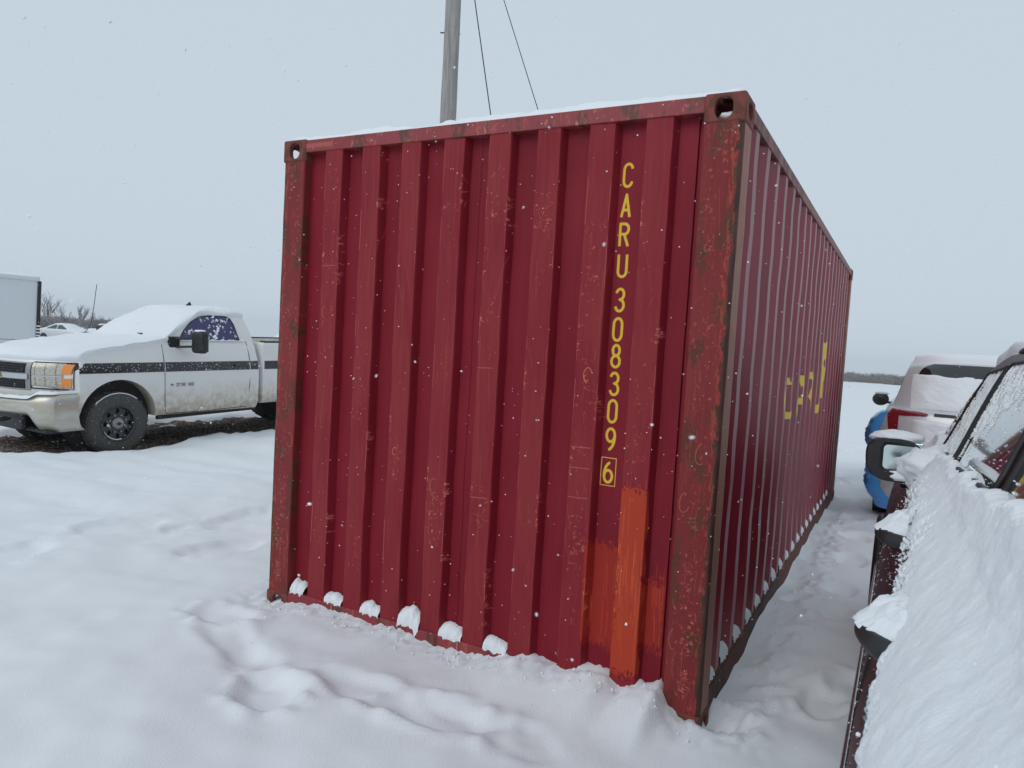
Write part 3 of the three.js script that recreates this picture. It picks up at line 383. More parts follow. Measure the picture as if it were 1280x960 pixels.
function wheel(parent, x, y, z, r, w, kind = 'steel', turn = 0) { // z sign gives the outer face
  const s = Math.sign(z), g = new THREE.Group(); g.name = 'wheel'; g.position.set(x, y, z); g.rotation.y = (s > 0 ? 0 : PI) + turn; parent.add(g);
  const R = q => q.rotateX(PI / 2); // lathe axis y -> z
  const rim = r * 0.56;
  const ty = [[rim, -w], [r * 0.86, -w], [r * 0.95, -w * 0.96], [r, -w * 0.8], [r, -w * 0.2], [r * 0.965, -w * 0.04], [r * 0.9, 0.008], [r * 0.8, 0.014], [rim + 0.02, 0.004], [rim, -0.006]];
  const treads = []; for (let i = 0; i < 44; i++) { const a = i / 44 * 2 * PI; treads.push(box(r * 0.085, 0.014, w * 0.84, 0, r, -w / 2).rotateZ(a + (i % 2) * 0.03)); }
  part('tyre', merge([R(lathe(ty, 56)), ...treads]), kind === 'mud' ? M.tyreMud : M.rubber, g);
  const m = kind === 'alloy' ? M.steelGrey : M.blackPaint;
  const rg = part('rim', merge([R(lathe([[rim + 0.004, -w * 0.9], [rim - 0.012, -w * 0.5], [rim - 0.012, -0.03], [rim + 0.006, -0.002], [rim + 0.006, 0.006], [rim - 0.014, 0.006], [rim - 0.026, -0.02], [rim - 0.03, -0.05]], 48)), R(lathe([[rim, -0.075], [0.01, -0.075]], 32))]), m, g);
  if (kind === 'alloy') for (let i = 0; i < 8; i++) part('spoke', box(0.055, rim - 0.05, 0.03, 0, rim / 2 + 0.03, -0.045, 0.008).rotateZ(i / 8 * 2 * PI), m, rg); else { const sh = new THREE.Shape(); sh.absarc(0, 0, rim - 0.012, 0, 2 * PI); for (let i = 0; i < 8; i++) { const a = i / 8 * 2 * PI, hp = new THREE.Path(); hp.absarc(Math.cos(a) * rim * 0.72, Math.sin(a) * rim * 0.72, rim * 0.15, 0, 2 * PI, true); sh.holes.push(hp); } part('wheel_disc', new THREE.ExtrudeGeometry(sh, { depth: 0.012, bevelEnabled: true, bevelSize: 0.004, bevelThickness: 0.004, bevelSegments: 2, curveSegments: 24 }).translate(0, 0, -0.055), m, rg); for (let i = 0; i < 8; i++) { const a = (i + 0.5) / 8 * 2 * PI; part('lug_nut', new THREE.CylinderGeometry(0.012, 0.014, 0.03, 6).rotateX(PI / 2).translate(Math.cos(a) * rim * 0.5, Math.sin(a) * rim * 0.5, -0.03), M.steelGrey, rg); } }
  part('hub_cap', R(lathe([[r * 0.20, -0.05], [r * 0.19, -0.012], [r * 0.14, 0.006], [0.001, 0.010]], 28)), M.steelGrey, g);
  const em = part('wheel_emblem', [box(r * 0.17, r * 0.045, 0.006, 0, 0, 0.012), box(r * 0.07, r * 0.10, 0.006, 0, 0, 0.012)], M.plastic, g);
  return g;
}
M.tyreMud = new THREE.MeshPhysicalMaterial({ roughness: 0.95, map: noiseTex(256, (u, v) => { const b = 0.27 + 0.09 * fbm(u * 12, v * 12, 4) + 0.06 * rnd(); return [b, b * 0.99, b * 0.96]; }, 6, 2, true) });

// ------------------------------------------------------------------ white pickup
{
  const t = thing('pickup_truck', 'white pickup truck with a black side stripe and snow on its hood and roof', 'pickup truck');
  const cw = 0.985; t.position.copy(P(TX - cw * Math.sin(TPHI), -0.105, TZ + cw * Math.cos(TPHI))); t.rotation.order = 'YZX'; t.rotation.set(0, TPHI, 0.037);
  // lower panels splashed with road dirt
  const dk = (() => { const S = 1024, cv = document.createElement('canvas'); cv.width = S; cv.height = S; const c = cv.getContext('2d'), im = c.createImageData(S, S); for (let j = 0; j < S; j++) for (let i = 0; i < S; i++) { const x = i / S * 6 - 1, h = (1 - j / S) * 2, k = (j * S + i) * 4; const d = clamp(sstep(0.95, 0.42, h + 0.10 * fbm(x * 3, h * 5, 4)) * (0.55 + 0.5 * fbm(x * 9, h * 7, 4)) + (rnd() < 0.05 * sstep(1.0, 0.45, h) ? 0.35 : 0)); im.data[k] = lerp(226, 158, d); im.data[k + 1] = lerp(226, 142, d); im.data[k + 2] = lerp(223, 116, d); im.data[k + 3] = 255; } c.putImageData(im, 0, 0); const tx = new THREE.CanvasTexture(cv); tx.colorSpace = THREE.SRGBColorSpace; tx.wrapS = tx.wrapT = THREE.RepeatWrapping; tx.repeat.set(1 / 6, 1 / 2); tx.offset.set(1 / 6, 0); return tx; })();
  const wm = new THREE.MeshPhysicalMaterial({ map: dk, roughness: 0.36, clearcoat: 0.5, clearcoatRoughness: 0.15 });
  const B = hull([[0.46, -0.62, 0.12, 2.17, 0.03, 0.93], [0.56, -0.93, 0.42, 2.18, 0.03, 0.975], [0.85, -0.96, 0.46, 2.18, 0.03, 0.985], [1.08, -0.965, 0.46, 2.18, 0.03, 0.98], [1.20, -0.93, 0.47, 2.18, 0.04, 0.955], [1.29, -0.80, 0.50, 2.18, 0.05, 0.93], [1.37, -0.42, 0.62, 2.18, 0.05, 0.905], [1.425, 0.06, 0.50, 2.18, 0.06, 0.88], [1.46, 0.42, 0.32, 2.18, 0.06, 0.865], [1.60, 0.66, 0.26, 2.165, 0.07, 0.82], [1.74, 0.90, 0.24, 2.13, 0.08, 0.765], [1.83, 1.07, 0.24, 2.09, 0.09, 0.72], [1.885, 1.22, 0.26, 2.02, 0.12, 0.64], [1.91, 1.42, 0.3, 1.9, 0.2, 0.48]], { pf: 2.4, pr: 5, nv: 64, ns: 40 });
  const body = part('body', finish(arches(B.g, [[0, 0.46, 0.50]], 0.36, 0.985), 0.5), wm, t);
  for (const s of [1, -1]) part('wheel_well', new THREE.CylinderGeometry(0.495, 0.495, 0.32, 32, 1, false).rotateX(PI / 2).translate(0, 0.46, s * 0.78 - s * 0.14).scale(1, 1, 1), M.under, body);
  part('chassis', [box(5.0, 0.14, 0.9, 1.7, 0.56, 0), box(1.4, 0.10, 1.7, 1.4, 0.48, 0), new THREE.CylinderGeometry(0.05, 0.05, 1.6, 10).rotateX(PI / 2).translate(0, 0.4, 0), new THREE.CylinderGeometry(0.06, 0.06, 1.6, 10).rotateX(PI / 2).translate(3.9, 0.4, 0)], M.under, t);
  const lift = (x, h, o) => [x, h, B.side(x, h) + o], liftR = (x, h, o) => [x, h, -B.side(x, h) - o], fr = (z, h, o) => [B.frontX(z, h) - o, h, z];
  // stripe broken at the door gaps
  for (const [a, b] of [[-0.585, 0.60], [0.625, 1.985], [2.0, 2.165]]) for (const l of [lift, liftR]) part('stripe', patch([[a, 1.045], [b, 1.045], [b, 1.172], [a, 1.172]], l, 0.003, 14, 3, 0.004), M.blackPaint, body);
  // door
  const doorLine = [[0.615, 1.40], [0.61, 1.1], [0.62, 0.6], [0.66, 0.475]], doorRear = [[1.99, 1.46], [1.995, 1.2], [1.985, 0.8], [1.95, 0.49]];
  const win = [[0.90, 1.475], [0.99, 1.60], [1.13, 1.72], [1.29, 1.795], [1.45, 1.815], [1.72, 1.815], [1.79, 1.79], [1.83, 1.70], [1.87, 1.475]];
  for (const l of [lift, liftR]) { const sgn = l === lift ? 1 : -1; const d = part('door', [line(doorLine, l, 0.001, 0.005), line(doorRear, l, 0.001, 0.005), line([[0.66, 0.475], [1.3, 0.47], [1.95, 0.49]], l, 0.001, 0.005)], M.gap, t); part('door_window', patch(win, l, 0.004, 20, 12, 0.012), M.navyGlass, d); part('window_seal', outline(win, l, 0.003, 0.010, 4), M.plastic, d); part('door_handle', box(0.16, 0.035, 0.03, 1.78, 1.11, sgn * (B.side(1.78, 1.11) + 0.018), 0.012), M.blackPaint, d); part('rocker_panel', patch([[0.55, 0.40], [2.15, 0.42], [2.15, 0.475], [0.55, 0.47]], (x, h, o) => [x, h, sgn * (0.925 + o)], 0.0, 8, 3, 0.05), M.under, d); }
  // badge on the door
  const font = await new FontLoader().loadAsync('fonts/droid/droid_sans_bold.typeface.json');
  const tg = (s, x) => new TextGeometry(s, { font, size: 0.048, depth: 0.004, curveSegments: 3 }).translate(x, 0.842, B.side(0.9, 0.86) + 0.002);
  part('door_badge', [tg('2500', 0.77), tg('HD', 0.955), box(0.05, 0.014, 0.004, 0.715, 0.866, B.side(0.7, 0.86) + 0.003), box(0.02, 0.03, 0.004, 0.715, 0.866, B.side(0.7, 0.86) + 0.003)], M.steelGrey, t);
  // nose
  const gr = part('grille', patch([[-0.56, 0.83], [0.56, 0.83], [0.56, 1.165], [-0.56, 1.165]], fr, 0.006, 30, 8, 0.02), M.steelGrey, t);
  for (const [ya, yb] of [[1.035, 1.15], [0.85, 0.955]]) { part('grille_mesh', patch([[-0.50, ya], [0.50, ya], [0.50, yb], [-0.50, yb]], fr, 0.012, 30, 5, 0.01), M.gap, gr); for (let i = 1; i < 4; i++) { const y = lerp(ya, yb, i / 4); part('grille_bar', tube([-0.5, -0.25, 0, 0.25, 0.5].map(z => new THREE.Vector3(...fr(z, y, 0.014))), 0.005, 20, 6), M.plastic, gr); } }
  part('grille_bar', patch([[-0.54, 0.965], [0.54, 0.965], [0.54, 1.025], [-0.54, 1.025]], fr, 0.022, 30, 4, 0.02), M.chrome, gr);
  part('emblem', extrude([[-0.13, -0.025], [-0.06, -0.025], [-0.05, -0.05], [0.07, -0.05], [0.06, -0.025], [0.13, -0.025], [0.115, 0.025], [0.05, 0.025], [0.045, 0.05], [-0.07, 0.05], [-0.06, 0.025], [-0.12, 0.025]], 0.02, 0.005).rotateY(-PI / 2).translate(-0.985, 0.995, 0), M.gold, gr);
  const lampTex = noiseTex(128, (u, v) => { const b = 0.72 + 0.12 * fbm(u * 5, v * 9, 3) + (Math.abs(((u * 3 + 0.2 * v) % 1) - 0.5) < 0.06 || Math.abs(v - 0.5) < 0.03 ? -0.18 : 0); return [b, b * 0.98, b * 0.9]; }, 1, 1, true), lampM = new THREE.MeshPhysicalMaterial({ map: lampTex, roughness: 0.22, clearcoat: 1, clearcoatRoughness: 0.05, metalness: 0.15 });
  for (const s of [1, -1]) {
    const hl = part('headlight', patch([[0.575, 0.865], [0.86, 0.855], [0.87, 1.165], [0.575, 1.165]].map(p => [p[0] * s, p[1]]), fr, 0.010, 10, 8, 0.03), lampM, t);
    part('headlight_rim', outline([[0.57, 0.86], [0.945, 0.85], [0.95, 1.17], [0.57, 1.17]].map(p => [p[0] * s, p[1]]), fr, 0.006, 0.007, 6), M.gap, hl);
    part('headlight_divider', patch([[0.59, 1.0], [0.86, 1.0], [0.86, 1.015], [0.59, 1.015]].map(p => [p[0] * s, p[1]]), fr, 0.014, 8, 2, 0.01), M.chrome, hl);
    for (const [ya, yb] of [[0.872, 0.985], [1.035, 1.155]]) part('turn_signal', patch([[0.855, ya], [0.93, ya], [0.935, yb], [0.855, yb]].map(p => [p[0] * s, p[1]]), fr, 0.012, 6, 5, 0.02), M.amber, hl);
  }
  // bumper
  const bp = []; for (let i = 0; i <= 40; i++) { const q = i / 40 * 2 - 1, a = Math.abs(q); bp.push([q, a]); }
  const bumpM = new THREE.MeshPhysicalMaterial({ roughness: 0.34, metalness: 0.55, map: noiseTex(256, (u, v) => { const d = clamp(0.45 + 0.5 * fbm(u * 6, v * 3, 4) + 0.25 * (rnd() - 0.5)); return [lerp(0.80, 0.70, d), lerp(0.80, 0.66, d), lerp(0.80, 0.56, d)]; }, 1, 1, true) });
  const bc = h => [-1.09 + 0.03 * Math.pow((h - 0.62) / 0.2, 2), 1.0 - 0.02 * Math.pow((h - 0.6) / 0.22, 2)];
  const bumperPt = (q, h, o) => { const [x0, w] = bc(h), a = Math.abs(q); const ang = a < 0.8 ? a / 0.8 : 1; const z = a < 0.8 ? w * Math.sin(ang * PI / 2 * 0.92) / Math.sin(PI / 2 * 0.92) : w; const x = a < 0.8 ? x0 + 0.30 * (1 - Math.cos(ang * PI / 2)) : x0 + 0.30 + (a - 0.8) / 0.2 * 0.27; return [x - o, h, Math.sign(q) * (z + o * 0.3)]; };
  const bl = q => Math.abs(q) < 0.45 ? 0.55 : lerp(0.55, 0.355, sstep(0.45, 0.56, Math.abs(q))), bt = q => 0.80 + 0.02 * Math.abs(q) - (Math.abs(q) < 0.45 ? 0.055 : 0.055 * (1 - sstep(0.45, 0.56, Math.abs(q))));
  const bm = part('front_bumper', gridGeo(80, 12, (i, j) => { const q = i / 40 - 1, h = lerp(bl(q), bt(q), j / 12), r = j === 0 || j === 12 ? -0.05 : j === 1 || j === 11 ? -0.012 : 0; return bumperPt(q, h, r); }), bumpM, t);
  part('air_dam', [box(0.06, 0.2, 1.25, -0.95, 0.46, 0, 0.02), box(0.3, 0.05, 1.9, -0.72, 0.36, 0, 0.02)], M.plastic, bm); for (const z of [0.42, -0.42]) part('tow_hook', tube([[-1.02, 0.5, z - 0.05], [-1.12, 0.48, z - 0.05], [-1.14, 0.48, z], [-1.12, 0.48, z + 0.05], [-1.02, 0.5, z + 0.05]].map(p => new THREE.Vector3(...p)), 0.016, 20, 8), M.gap, bm); part('licence_recess', box(0.02, 0.10, 0.3, -1.095, 0.66, 0, 0.005), M.gap, bm);
  part('bumper_snow', gridGeo(80, 6, (i, j) => { const q = i / 40 - 1, a = j / 6, p = bumperPt(q, bt(q), 0), k = 0.012 + 0.02 * (0.5 + 0.5 * n2(q * 9, 2)); return [p[0] - 0.012 + a * 0.10, p[1] + k * Math.sin(a * PI) + 0.004 - 0.01 * (a === 0 || a === 1), p[2] * (1 - a * 0.03)]; }), M.snowSmooth, bm);
  // mirrors on twin arms
  for (const s of [1, -1]) { const z0 = B.side(0.85, 1.45), mr = part('tow_mirror', new RoundedBoxGeometry(0.13, 0.30, 0.24, 4, 0.05).translate(1.0, 1.45, s * (z0 + 0.30)), M.plastic, t); for (const dy of [0.06, -0.05]) part('mirror_arm', tube([new THREE.Vector3(0.80, 1.42 + dy, s * (z0 - 0.02)), new THREE.Vector3(0.86, 1.43 + dy, s * (z0 + 0.1)), new THREE.Vector3(0.97, 1.44 + dy, s * (z0 + 0.22))], 0.016, 12, 8), M.plastic, mr); part('mirror_base', new RoundedBoxGeometry(0.17, 0.17, 0.05, 3, 0.02).translate(0.80, 1.43, s * (z0 + 0.012)), M.plastic, mr); part('mirror_glass', box(0.006, 0.25, 0.19, 1.067, 1.45, s * (z0 + 0.30), 0.002), M.mirrorGlass, mr); part('mirror_snow', lumpGeo(0.06, 0.018, 0.10, 0.2).translate(1.0, 1.603, s * (z0 + 0.30)), M.snowSmooth, mr); }
  // fin, whip aerial, wiper
  part('roof_fin', extrude([[0, 0], [0.09, 0], [0.07, 0.055]], 0.02, 0.004).translate(1.58, 1.955, -0.01), M.plastic, t);
  part('whip_aerial', tube([new THREE.Vector3(0.48, 1.42, -0.85), new THREE.Vector3(0.64, 1.62, -0.86), new THREE.Vector3(0.73, 2.2, -0.87)], 0.0045, 16, 5), M.plastic, t);
  part('wiper', box(0.025, 0.02, 0.24, 0.56, 1.535, 0.42, 0.006), M.plastic, t);
  // bed and tail
  const Bd = hull([[0.52, 2.22, 0.02, 4.62, 0.04, 0.93], [0.62, 2.205, 0.02, 4.66, 0.05, 0.985], [1.1, 2.205, 0.02, 4.66, 0.05, 0.99], [1.41, 2.21, 0.02, 4.65, 0.05, 0.97], [1.45, 2.23, 0.03, 4.62, 0.05, 0.94]], { nv: 24, pf: 8 });
  const bed = part('cargo_bed', finish(minus(arches(Bd.g, [[3.9, 0.46, 0.50]], 0.36, 0.99), box(2.25, 0.6, 1.6, 3.44, 1.35, 0)), 0.5), wm, t);
  for (const s of [1, -1]) { part('bed_rail_cap', box(2.35, 0.03, 0.10, 3.44, 1.457, s * 0.9, 0.01), M.plastic, bed); part('wheel_well', new THREE.CylinderGeometry(0.495, 0.495, 0.3, 32).rotateX(PI / 2).translate(3.9, 0.46, s * 0.64), M.under, bed); }
  const bLift = (x, h, o) => [x, h, Bd.side(x, h) + o]; part('stripe', patch([[2.25, 1.045], [4.55, 1.045], [4.55, 1.172], [2.25, 1.172]], bLift, 0.003, 14, 3, 0.004), M.blackPaint, bed);
  part('bed_snow', gridGeo(40, 30, (i, j) => { const x = lerp(2.33, 4.55, i / 40), z = lerp(-0.79, 0.79, j / 30); return [x, 1.13 + 0.03 * n2(x * 2, z * 2), z]; }), M.snowSmooth, bed);
  part('rear_bumper', box(0.16, 0.2, 1.9, 4.74, 0.62, 0, 0.03), M.chrome, t); for (const s of [1, -1]) part('tail_light', box(0.06, 0.34, 0.12, 4.64, 1.15, s * 0.93, 0.015), M.tail, t);
  part('rear_window', box(0.012, 0.28, 1.1, 2.155, 1.64, 0, 0.004), M.glass, t);
  for (const [x, tn] of [[0, 0.0], [3.9, 0]]) for (const s of [1, -1]) { const wh = wheel(t, x, 0.395, s * 0.96, 0.398, 0.25, 'mud', tn); if (x === 0 && s > 0) { part('tyre_snow', new THREE.TorusGeometry(0.390, 0.006, 8, 40, 1.5).rotateZ(0.9).translate(0, 0, -0.012), M.snowSmooth, wh); part('rim_snow', new THREE.TorusGeometry(0.205, 0.009, 8, 30, 1.3).rotateZ(3.6).translate(0, 0, -0.01), M.snowSmooth, wh); } }
  // lying snow, and flecks stuck to the side
  const sn = part('snow_cover', cover(B, 0.062, 0.50, 0.72, (x, y, z) => x < 2.16 && y > 1.15 ? 1 : 0, 1.87), M.snowSmooth, t);
  for (const s of [1, -1]) part('sill_snow', gridGeo(30, 5, (i, j) => { const x = lerp(0.88, 1.95, i / 30), a = j / 5, k = 0.012 + 0.012 * n2(x * 8, s); return [x, 1.462 + k * Math.sin(a * PI) * 1.6, s * (B.side(x, 1.47) + lerp(0.022, -0.01, a))]; }), M.snowSmooth, t);
  const sp = []; for (let i = 0; i < 300; i++) { const x = rr(-0.55, 2.1), h = rr(0.5, 1.4); if (Math.hypot(x, h - 0.46) < 0.52) continue; sp.push([x, h, B.side(x, h) + 0.003, 0, 0, 1, rr(0.002, 0.006)]); } for (let i = 0; i < 46; i++) { const h = rr(1.49, 1.8), q = rowSpan(win, h), x = rr(q[0], q[1]); const r = rr(0.004, 0.012) * (rnd() < 0.1 ? 2 : 1); for (let k = 0; k < 4; k++) { const xx = x + rr(-1, 1) * r * 2, hh = h + rr(-1, 1) * r * 2; sp.push([xx, hh, B.side(xx, hh) + 0.005, 0, 0, 1, r]); } }
  for (let i = 0; i < 200; i++) { const x = rr(-0.55, 2.1), h = rr(1.05, 1.17); sp.push([x, h, B.side(x, h) + 0.004, 0, 0, 1, rr(0.002, 0.005)]); }
  specks(sp, t, 'snow_flecks');
}
// ---- PART2
// ------------------------------------------------------------------ maroon car beside the standpoint, plastered with snow
const alongGroup = (t, xFrontAlong, centre, y) => { t.position.copy(P(ax * xFrontAlong + az * centre, y, az * xFrontAlong - ax * centre)); t.rotation.y = -(PI / 2 + YAW); };
{
  const A0 = 5.35, CL = 0.87, t = thing('parked_car', 'dark maroon car with wet snow plastered over its doors', 'car'); alongGroup(t, A0, CL, 0.0);
  const xr = 5.18, B = hull([[0.22, 0.35, 0.35, xr - 0.25, 0.25, 0.86], [0.30, 0.10, 0.40, xr - 0.08, 0.35, 0.89], [0.45, 0.02, 0.45, xr - 0.02, 0.42, 0.913], [0.62, 0.0, 0.48, xr, 0.45, 0.92], [0.78, 0.03, 0.50, xr, 0.45, 0.912], [0.90, 0.14, 0.55, xr, 0.45, 0.895], [1.0, 0.36, 0.60, xr, 0.45, 0.872], [1.08, 0.70, 0.45, xr, 0.45, 0.838], [1.15, 0.95, 0.30, xr - 0.01, 0.46, 0.79], [1.22, 1.08, 0.26, xr - 0.03, 0.46, 0.725], [1.30, 1.22, 0.24, xr - 0.06, 0.46, 0.69], [1.45, 1.46, 0.22, xr - 0.12, 0.46, 0.635], [1.58, 1.68, 0.22, xr - 0.22, 0.46, 0.583], [1.65, 1.85, 0.26, xr - 0.36, 0.46, 0.53], [1.69, 2.05, 0.3, xr - 0.55, 0.46, 0.44], [1.71, 2.3, 0.4, xr - 0.9, 0.5, 0.30]], { pf: 2.4, pr: 3, nv: 75, ns: 60 });
  const body = part('body', finish(arches(B.g, [[0.92, 0.34, 0.40], [4.0, 0.34, 0.40]], 0.3, 0.95), 0.5), M.maroon, t);
  const a2x = al => A0 - al, lift = (x, h, o) => [x, h, B.side(x, h) + o], liftR = (x, h, o) => [x, h, -B.side(x, h) - o];
  const A = list => list.map(([al, h]) => [a2x(al), h]);
  const quarter = A([[3.56, 1.25], [2.90, 1.255], [2.88, 1.59], [3.34, 1.575]]), front = A([[2.81, 1.255], [1.80, 1.30], [1.83, 1.61], [2.79, 1.60]]), rear = A([[1.68, 1.305], [0.95, 1.33], [1.05, 1.5], [1.25, 1.60], [1.71, 1.61]]), fixed = A([[0.95, 1.29], [0.42, 1.34], [0.62, 1.48], [0.98, 1.55]]);
  for (const l of [lift, liftR]) for (const [nm, w] of [['quarter_window', quarter], ['front_door_window', front], ['rear_door_window', rear], ['cargo_window', fixed]]) { const q = part(nm, patch(w, l, 0.003, 24, 14, 0.012), M.glass, t); part('window_seal', outline(w, l, 0.004, nm === 'front_door_window' || nm === 'rear_door_window' ? 0.009 : 0.008, 6), M.plastic, q); }
  for (const l of [lift, liftR]) { part('windshield_trim', line(A([[4.32, 1.235], [4.05, 1.36], [3.8, 1.48], [3.62, 1.58], [3.42, 1.635], [3.0, 1.65], [2.0, 1.65], [1.2, 1.63]]), l, 0.004, 0.010), M.plastic, body); part('belt_trim', line(A([[3.5, 1.235], [2.1, 1.25], [1.0, 1.275]]), l, 0.004, 0.009), M.plastic, body); }
  // door gaps and bright strip low on the doors
  for (const l of [lift, liftR]) { for (const al of [3.4, 1.74, 0.9]) part('door_gap', line(A([[al, 1.23], [al, 0.95], [al + 0.03, 0.6], [al + 0.05, 0.3]]), l, 0.000, 0.006), M.gap, body); part('side_strip', line(A([[4.4, 0.60], [3.6, 0.605], [2.8, 0.61], [1.0, 0.61]]), l, 0.006, 0.010), M.chrome, body); }
  for (const x of [0.92, 4.0]) for (const s of [1, -1]) { part('arch_trim', new THREE.TorusGeometry(0.40, 0.035, 10, 40, PI * 1.05).scale(1, 1, 0.8).translate(x, 0.35, s * 0.925), M.plastic, body); wheel(t, x, 0.335, s * 0.90, 0.335, 0.22, 'alloy'); part('wheel_well', new THREE.CylinderGeometry(0.395, 0.395, 0.3, 28, 1, true).rotateX(PI / 2).translate(x, 0.34, s * 0.77), M.under, body); }
  part('underbody', box(4.2, 0.18, 1.5, 2.6, 0.28, 0), M.under, t);
  for (const s of [1, -1]) { part('headlight', new THREE.SphereGeometry(1, 20, 12).scale(0.20, 0.08, 0.16).translate(0.34, 0.80, s * 0.72), M.mirrorGlass, t); part('tail_light', box(0.10, 0.3, 0.12, xr - 0.25, 1.02, s * 0.80, 0.03), M.tail, t); }
  // handles
  for (const s of [1, -1]) for (const al of [2.45, 1.49]) {
    const x0 = a2x(al), pts = []; for (let i = 0; i <= 12; i++) { const u = i / 12, x = x0 + (u - 0.5) * 0.24, b = Math.pow(Math.sin(u * PI), 0.45); pts.push(new THREE.Vector3(x, 1.065 + 0.004 * b, s * (B.side(x, 1.07) - 0.006 + 0.062 * b))); }
    const g = tube(pts, 0.021, 30, 10); const h = part('door_handle', g, M.plastic, body); part('handle_cup', new THREE.SphereGeometry(1, 18, 10).scale(0.09, 0.035, 0.010).translate(x0, 1.065, s * (B.side(x0, 1.065) - 0.001)), M.gap, h);
    if (s > 0) part('handle_snow', gridGeo(40, 14, (i, j) => { const u = i / 40, v = j / 14, x = x0 + (u - 0.5) * 0.23, b = Math.pow(Math.sin(u * PI), 0.5), z = B.side(x, 1.07) + lerp(-0.05, 0.076 * b + 0.002, v), k = Math.sin(clamp(v * 1.02) * PI * 0.92 + 0.12) ; return [x, 1.072 + 0.004 * b + (0.034 + 0.010 * n2(x * 20, v * 3) + 0.005 * n2(x * 70, v * 14)) * k * Math.pow(b, 0.4) + (1 - v) * 0.04, z + 0.004 * n2(x * 60, v * 9 + 3)]; }), M.snowSmooth, h);
  }
  // door mirror, glass to the rear
  for (const s of [1, -1]) {
    const mx = a2x(3.32), mz = 0.885; const g = new THREE.SphereGeometry(1, 40, 28), p = g.attributes.position;
    for (let i = 0; i < p.count; i++) { let x = p.getX(i), y = p.getY(i), z = p.getZ(i); const q = v => Math.sign(v) * Math.pow(Math.abs(v), 0.74); y = q(y); z = q(z); x = x > 0 ? Math.min(x * 1.2, 0.5) : x; p.setXYZ(i, x * 0.13, y * 0.092 - (z < 0 ? 0.018 * z * z : 0) , z * 0.115 * (1 - 0.10 * (1 - y) * 0.5)); }
    g.computeVertexNormals(); if (s < 0) g.scale(1, 1, 1);
    const m = part('door_mirror', finish(minus(g.clone().translate(mx, 1.205, s * mz), new RoundedBoxGeometry(0.06, 0.125, 0.15, 4, 0.03).translate(mx + 0.075, 1.215, s * (mz - 0.018))), 0.7), M.plastic, t);
    part('mirror_glass', new RoundedBoxGeometry(0.008, 0.13, 0.155, 3, 0.004).translate(mx + 0.046, 1.215, s * (mz - 0.018)), M.mirrorGlass, m);
    part('mirror_foot', tube([new THREE.Vector3(mx - 0.01, 1.125, s * (mz - 0.03)), new THREE.Vector3(mx - 0.02, 1.12, s * (mz - 0.12)), new THREE.Vector3(mx - 0.05, 1.15, s * (mz - 0.22))], 0.035, 14, 10), M.plastic, m);
    const cap = lumpGeo(0.095, 0.032, 0.098, 0.12, 2, 22).translate(mx - 0.03, 1.289, s * mz); part('mirror_snow', s > 0 ? [cap, lumpGeo(0.10, 0.085, 0.115, 0.16, 3, 26).translate(mx + 0.035, 1.185, s * (mz - 0.12)), lumpGeo(0.02, 0.024, 0.06, 0.2).translate(mx + 0.052, 1.142, s * (mz - 0.03))] : cap, M.snowSmooth, m);
  }
  // wind-plastered snow: lower edge frays, surface is fibrous
  const low = table([[0.1, 1.0], [0.9, 1.0], [1.2, 1.02], [1.5, 1.06], [2.0, 1.105], [2.5, 1.125], [3.5, 1.14], [4.2, 1.12], [5, 1.05]]), high = table([[0.1, 1.5], [0.9, 1.44], [1.2, 1.36], [1.5, 1.325], [1.9, 1.30], [2.2, 1.285], [2.6, 1.27], [3.0, 1.255], [3.3, 1.25], [3.5, 1.27], [3.7, 1.29], [4.0, 1.30], [4.3, 1.22], [5, 1.05]]);
  const nA = 760, nH = 120;
  const slab = gridGeo(nA, nH, (i, j) => {
    const al = lerp(0.18, 4.5, Math.pow(i / nA, 1.25)), x = a2x(al), h0 = low(al) - 0.06, h1 = high(al) + 0.04, h = lerp(h0, h1, j / nH);
    const fray = 0.024 * n2(al * 14, 3) + 0.022 * n2(al * 40 + h * 20, 5) + 0.014 * n2(al * 95 + h * 40, 8), frayT = 0.018 * n2(al * 6, 11) + 0.008 * n2(al * 30, 12);
    const e = Math.min((h - low(al) - fray) / 0.07, (high(al) + frayT - h) / 0.03);
    const th = 0.030 + 0.008 * n2(al * 2.1, h * 3) + 0.0025 * n2(al * 9, h * 14) + 0.0009 * n2(al * 24, h * 30) + 0.0006 * n2(al * 60 + 7, h * 60) + 0.0005 * n2(al * 150, h * 150);
    const o = e > 0 ? th * Math.pow(clamp(e * 1.6), 0.5) : -0.012; const hh = Math.max(0.25, h), zz = B.side(x, hh);
    const dz = (B.side(x, hh + 0.02) - B.side(x, hh - 0.02)) / 0.04, ny = -dz / Math.hypot(1, dz), nz = 1 / Math.hypot(1, dz);
    return [x, h + ny * o, zz + nz * o, al * 4, h * 4, e > 0];
  }, true);
  part('door_snow', slab, M.snow, t);
  part('snow_cover', cover(B, 0.04, 0.72, 0.92, (x, y, z) => y > 1.6 || x < 1.6 ? 1 : 0), M.snowSmooth, t);
  // flecks on the glass and the bare paint
  const sp = []; const zone = (w, n, f, r0, r1) => { const hs = w.map(p => p[1]); for (let i = 0; i < n; i++) { const h = rr(Math.min(...hs) + 0.005, Math.max(...hs) - 0.005), q = rowSpan(w, h), x = rr(q[0], q[1]), u = (h - 1.25) / 0.36; if (rnd() > f(u, x, h)) continue; sp.push([x, h, B.side(x, h) + 0.004, 0, 0, 1, rr(r0, r1)]); } };
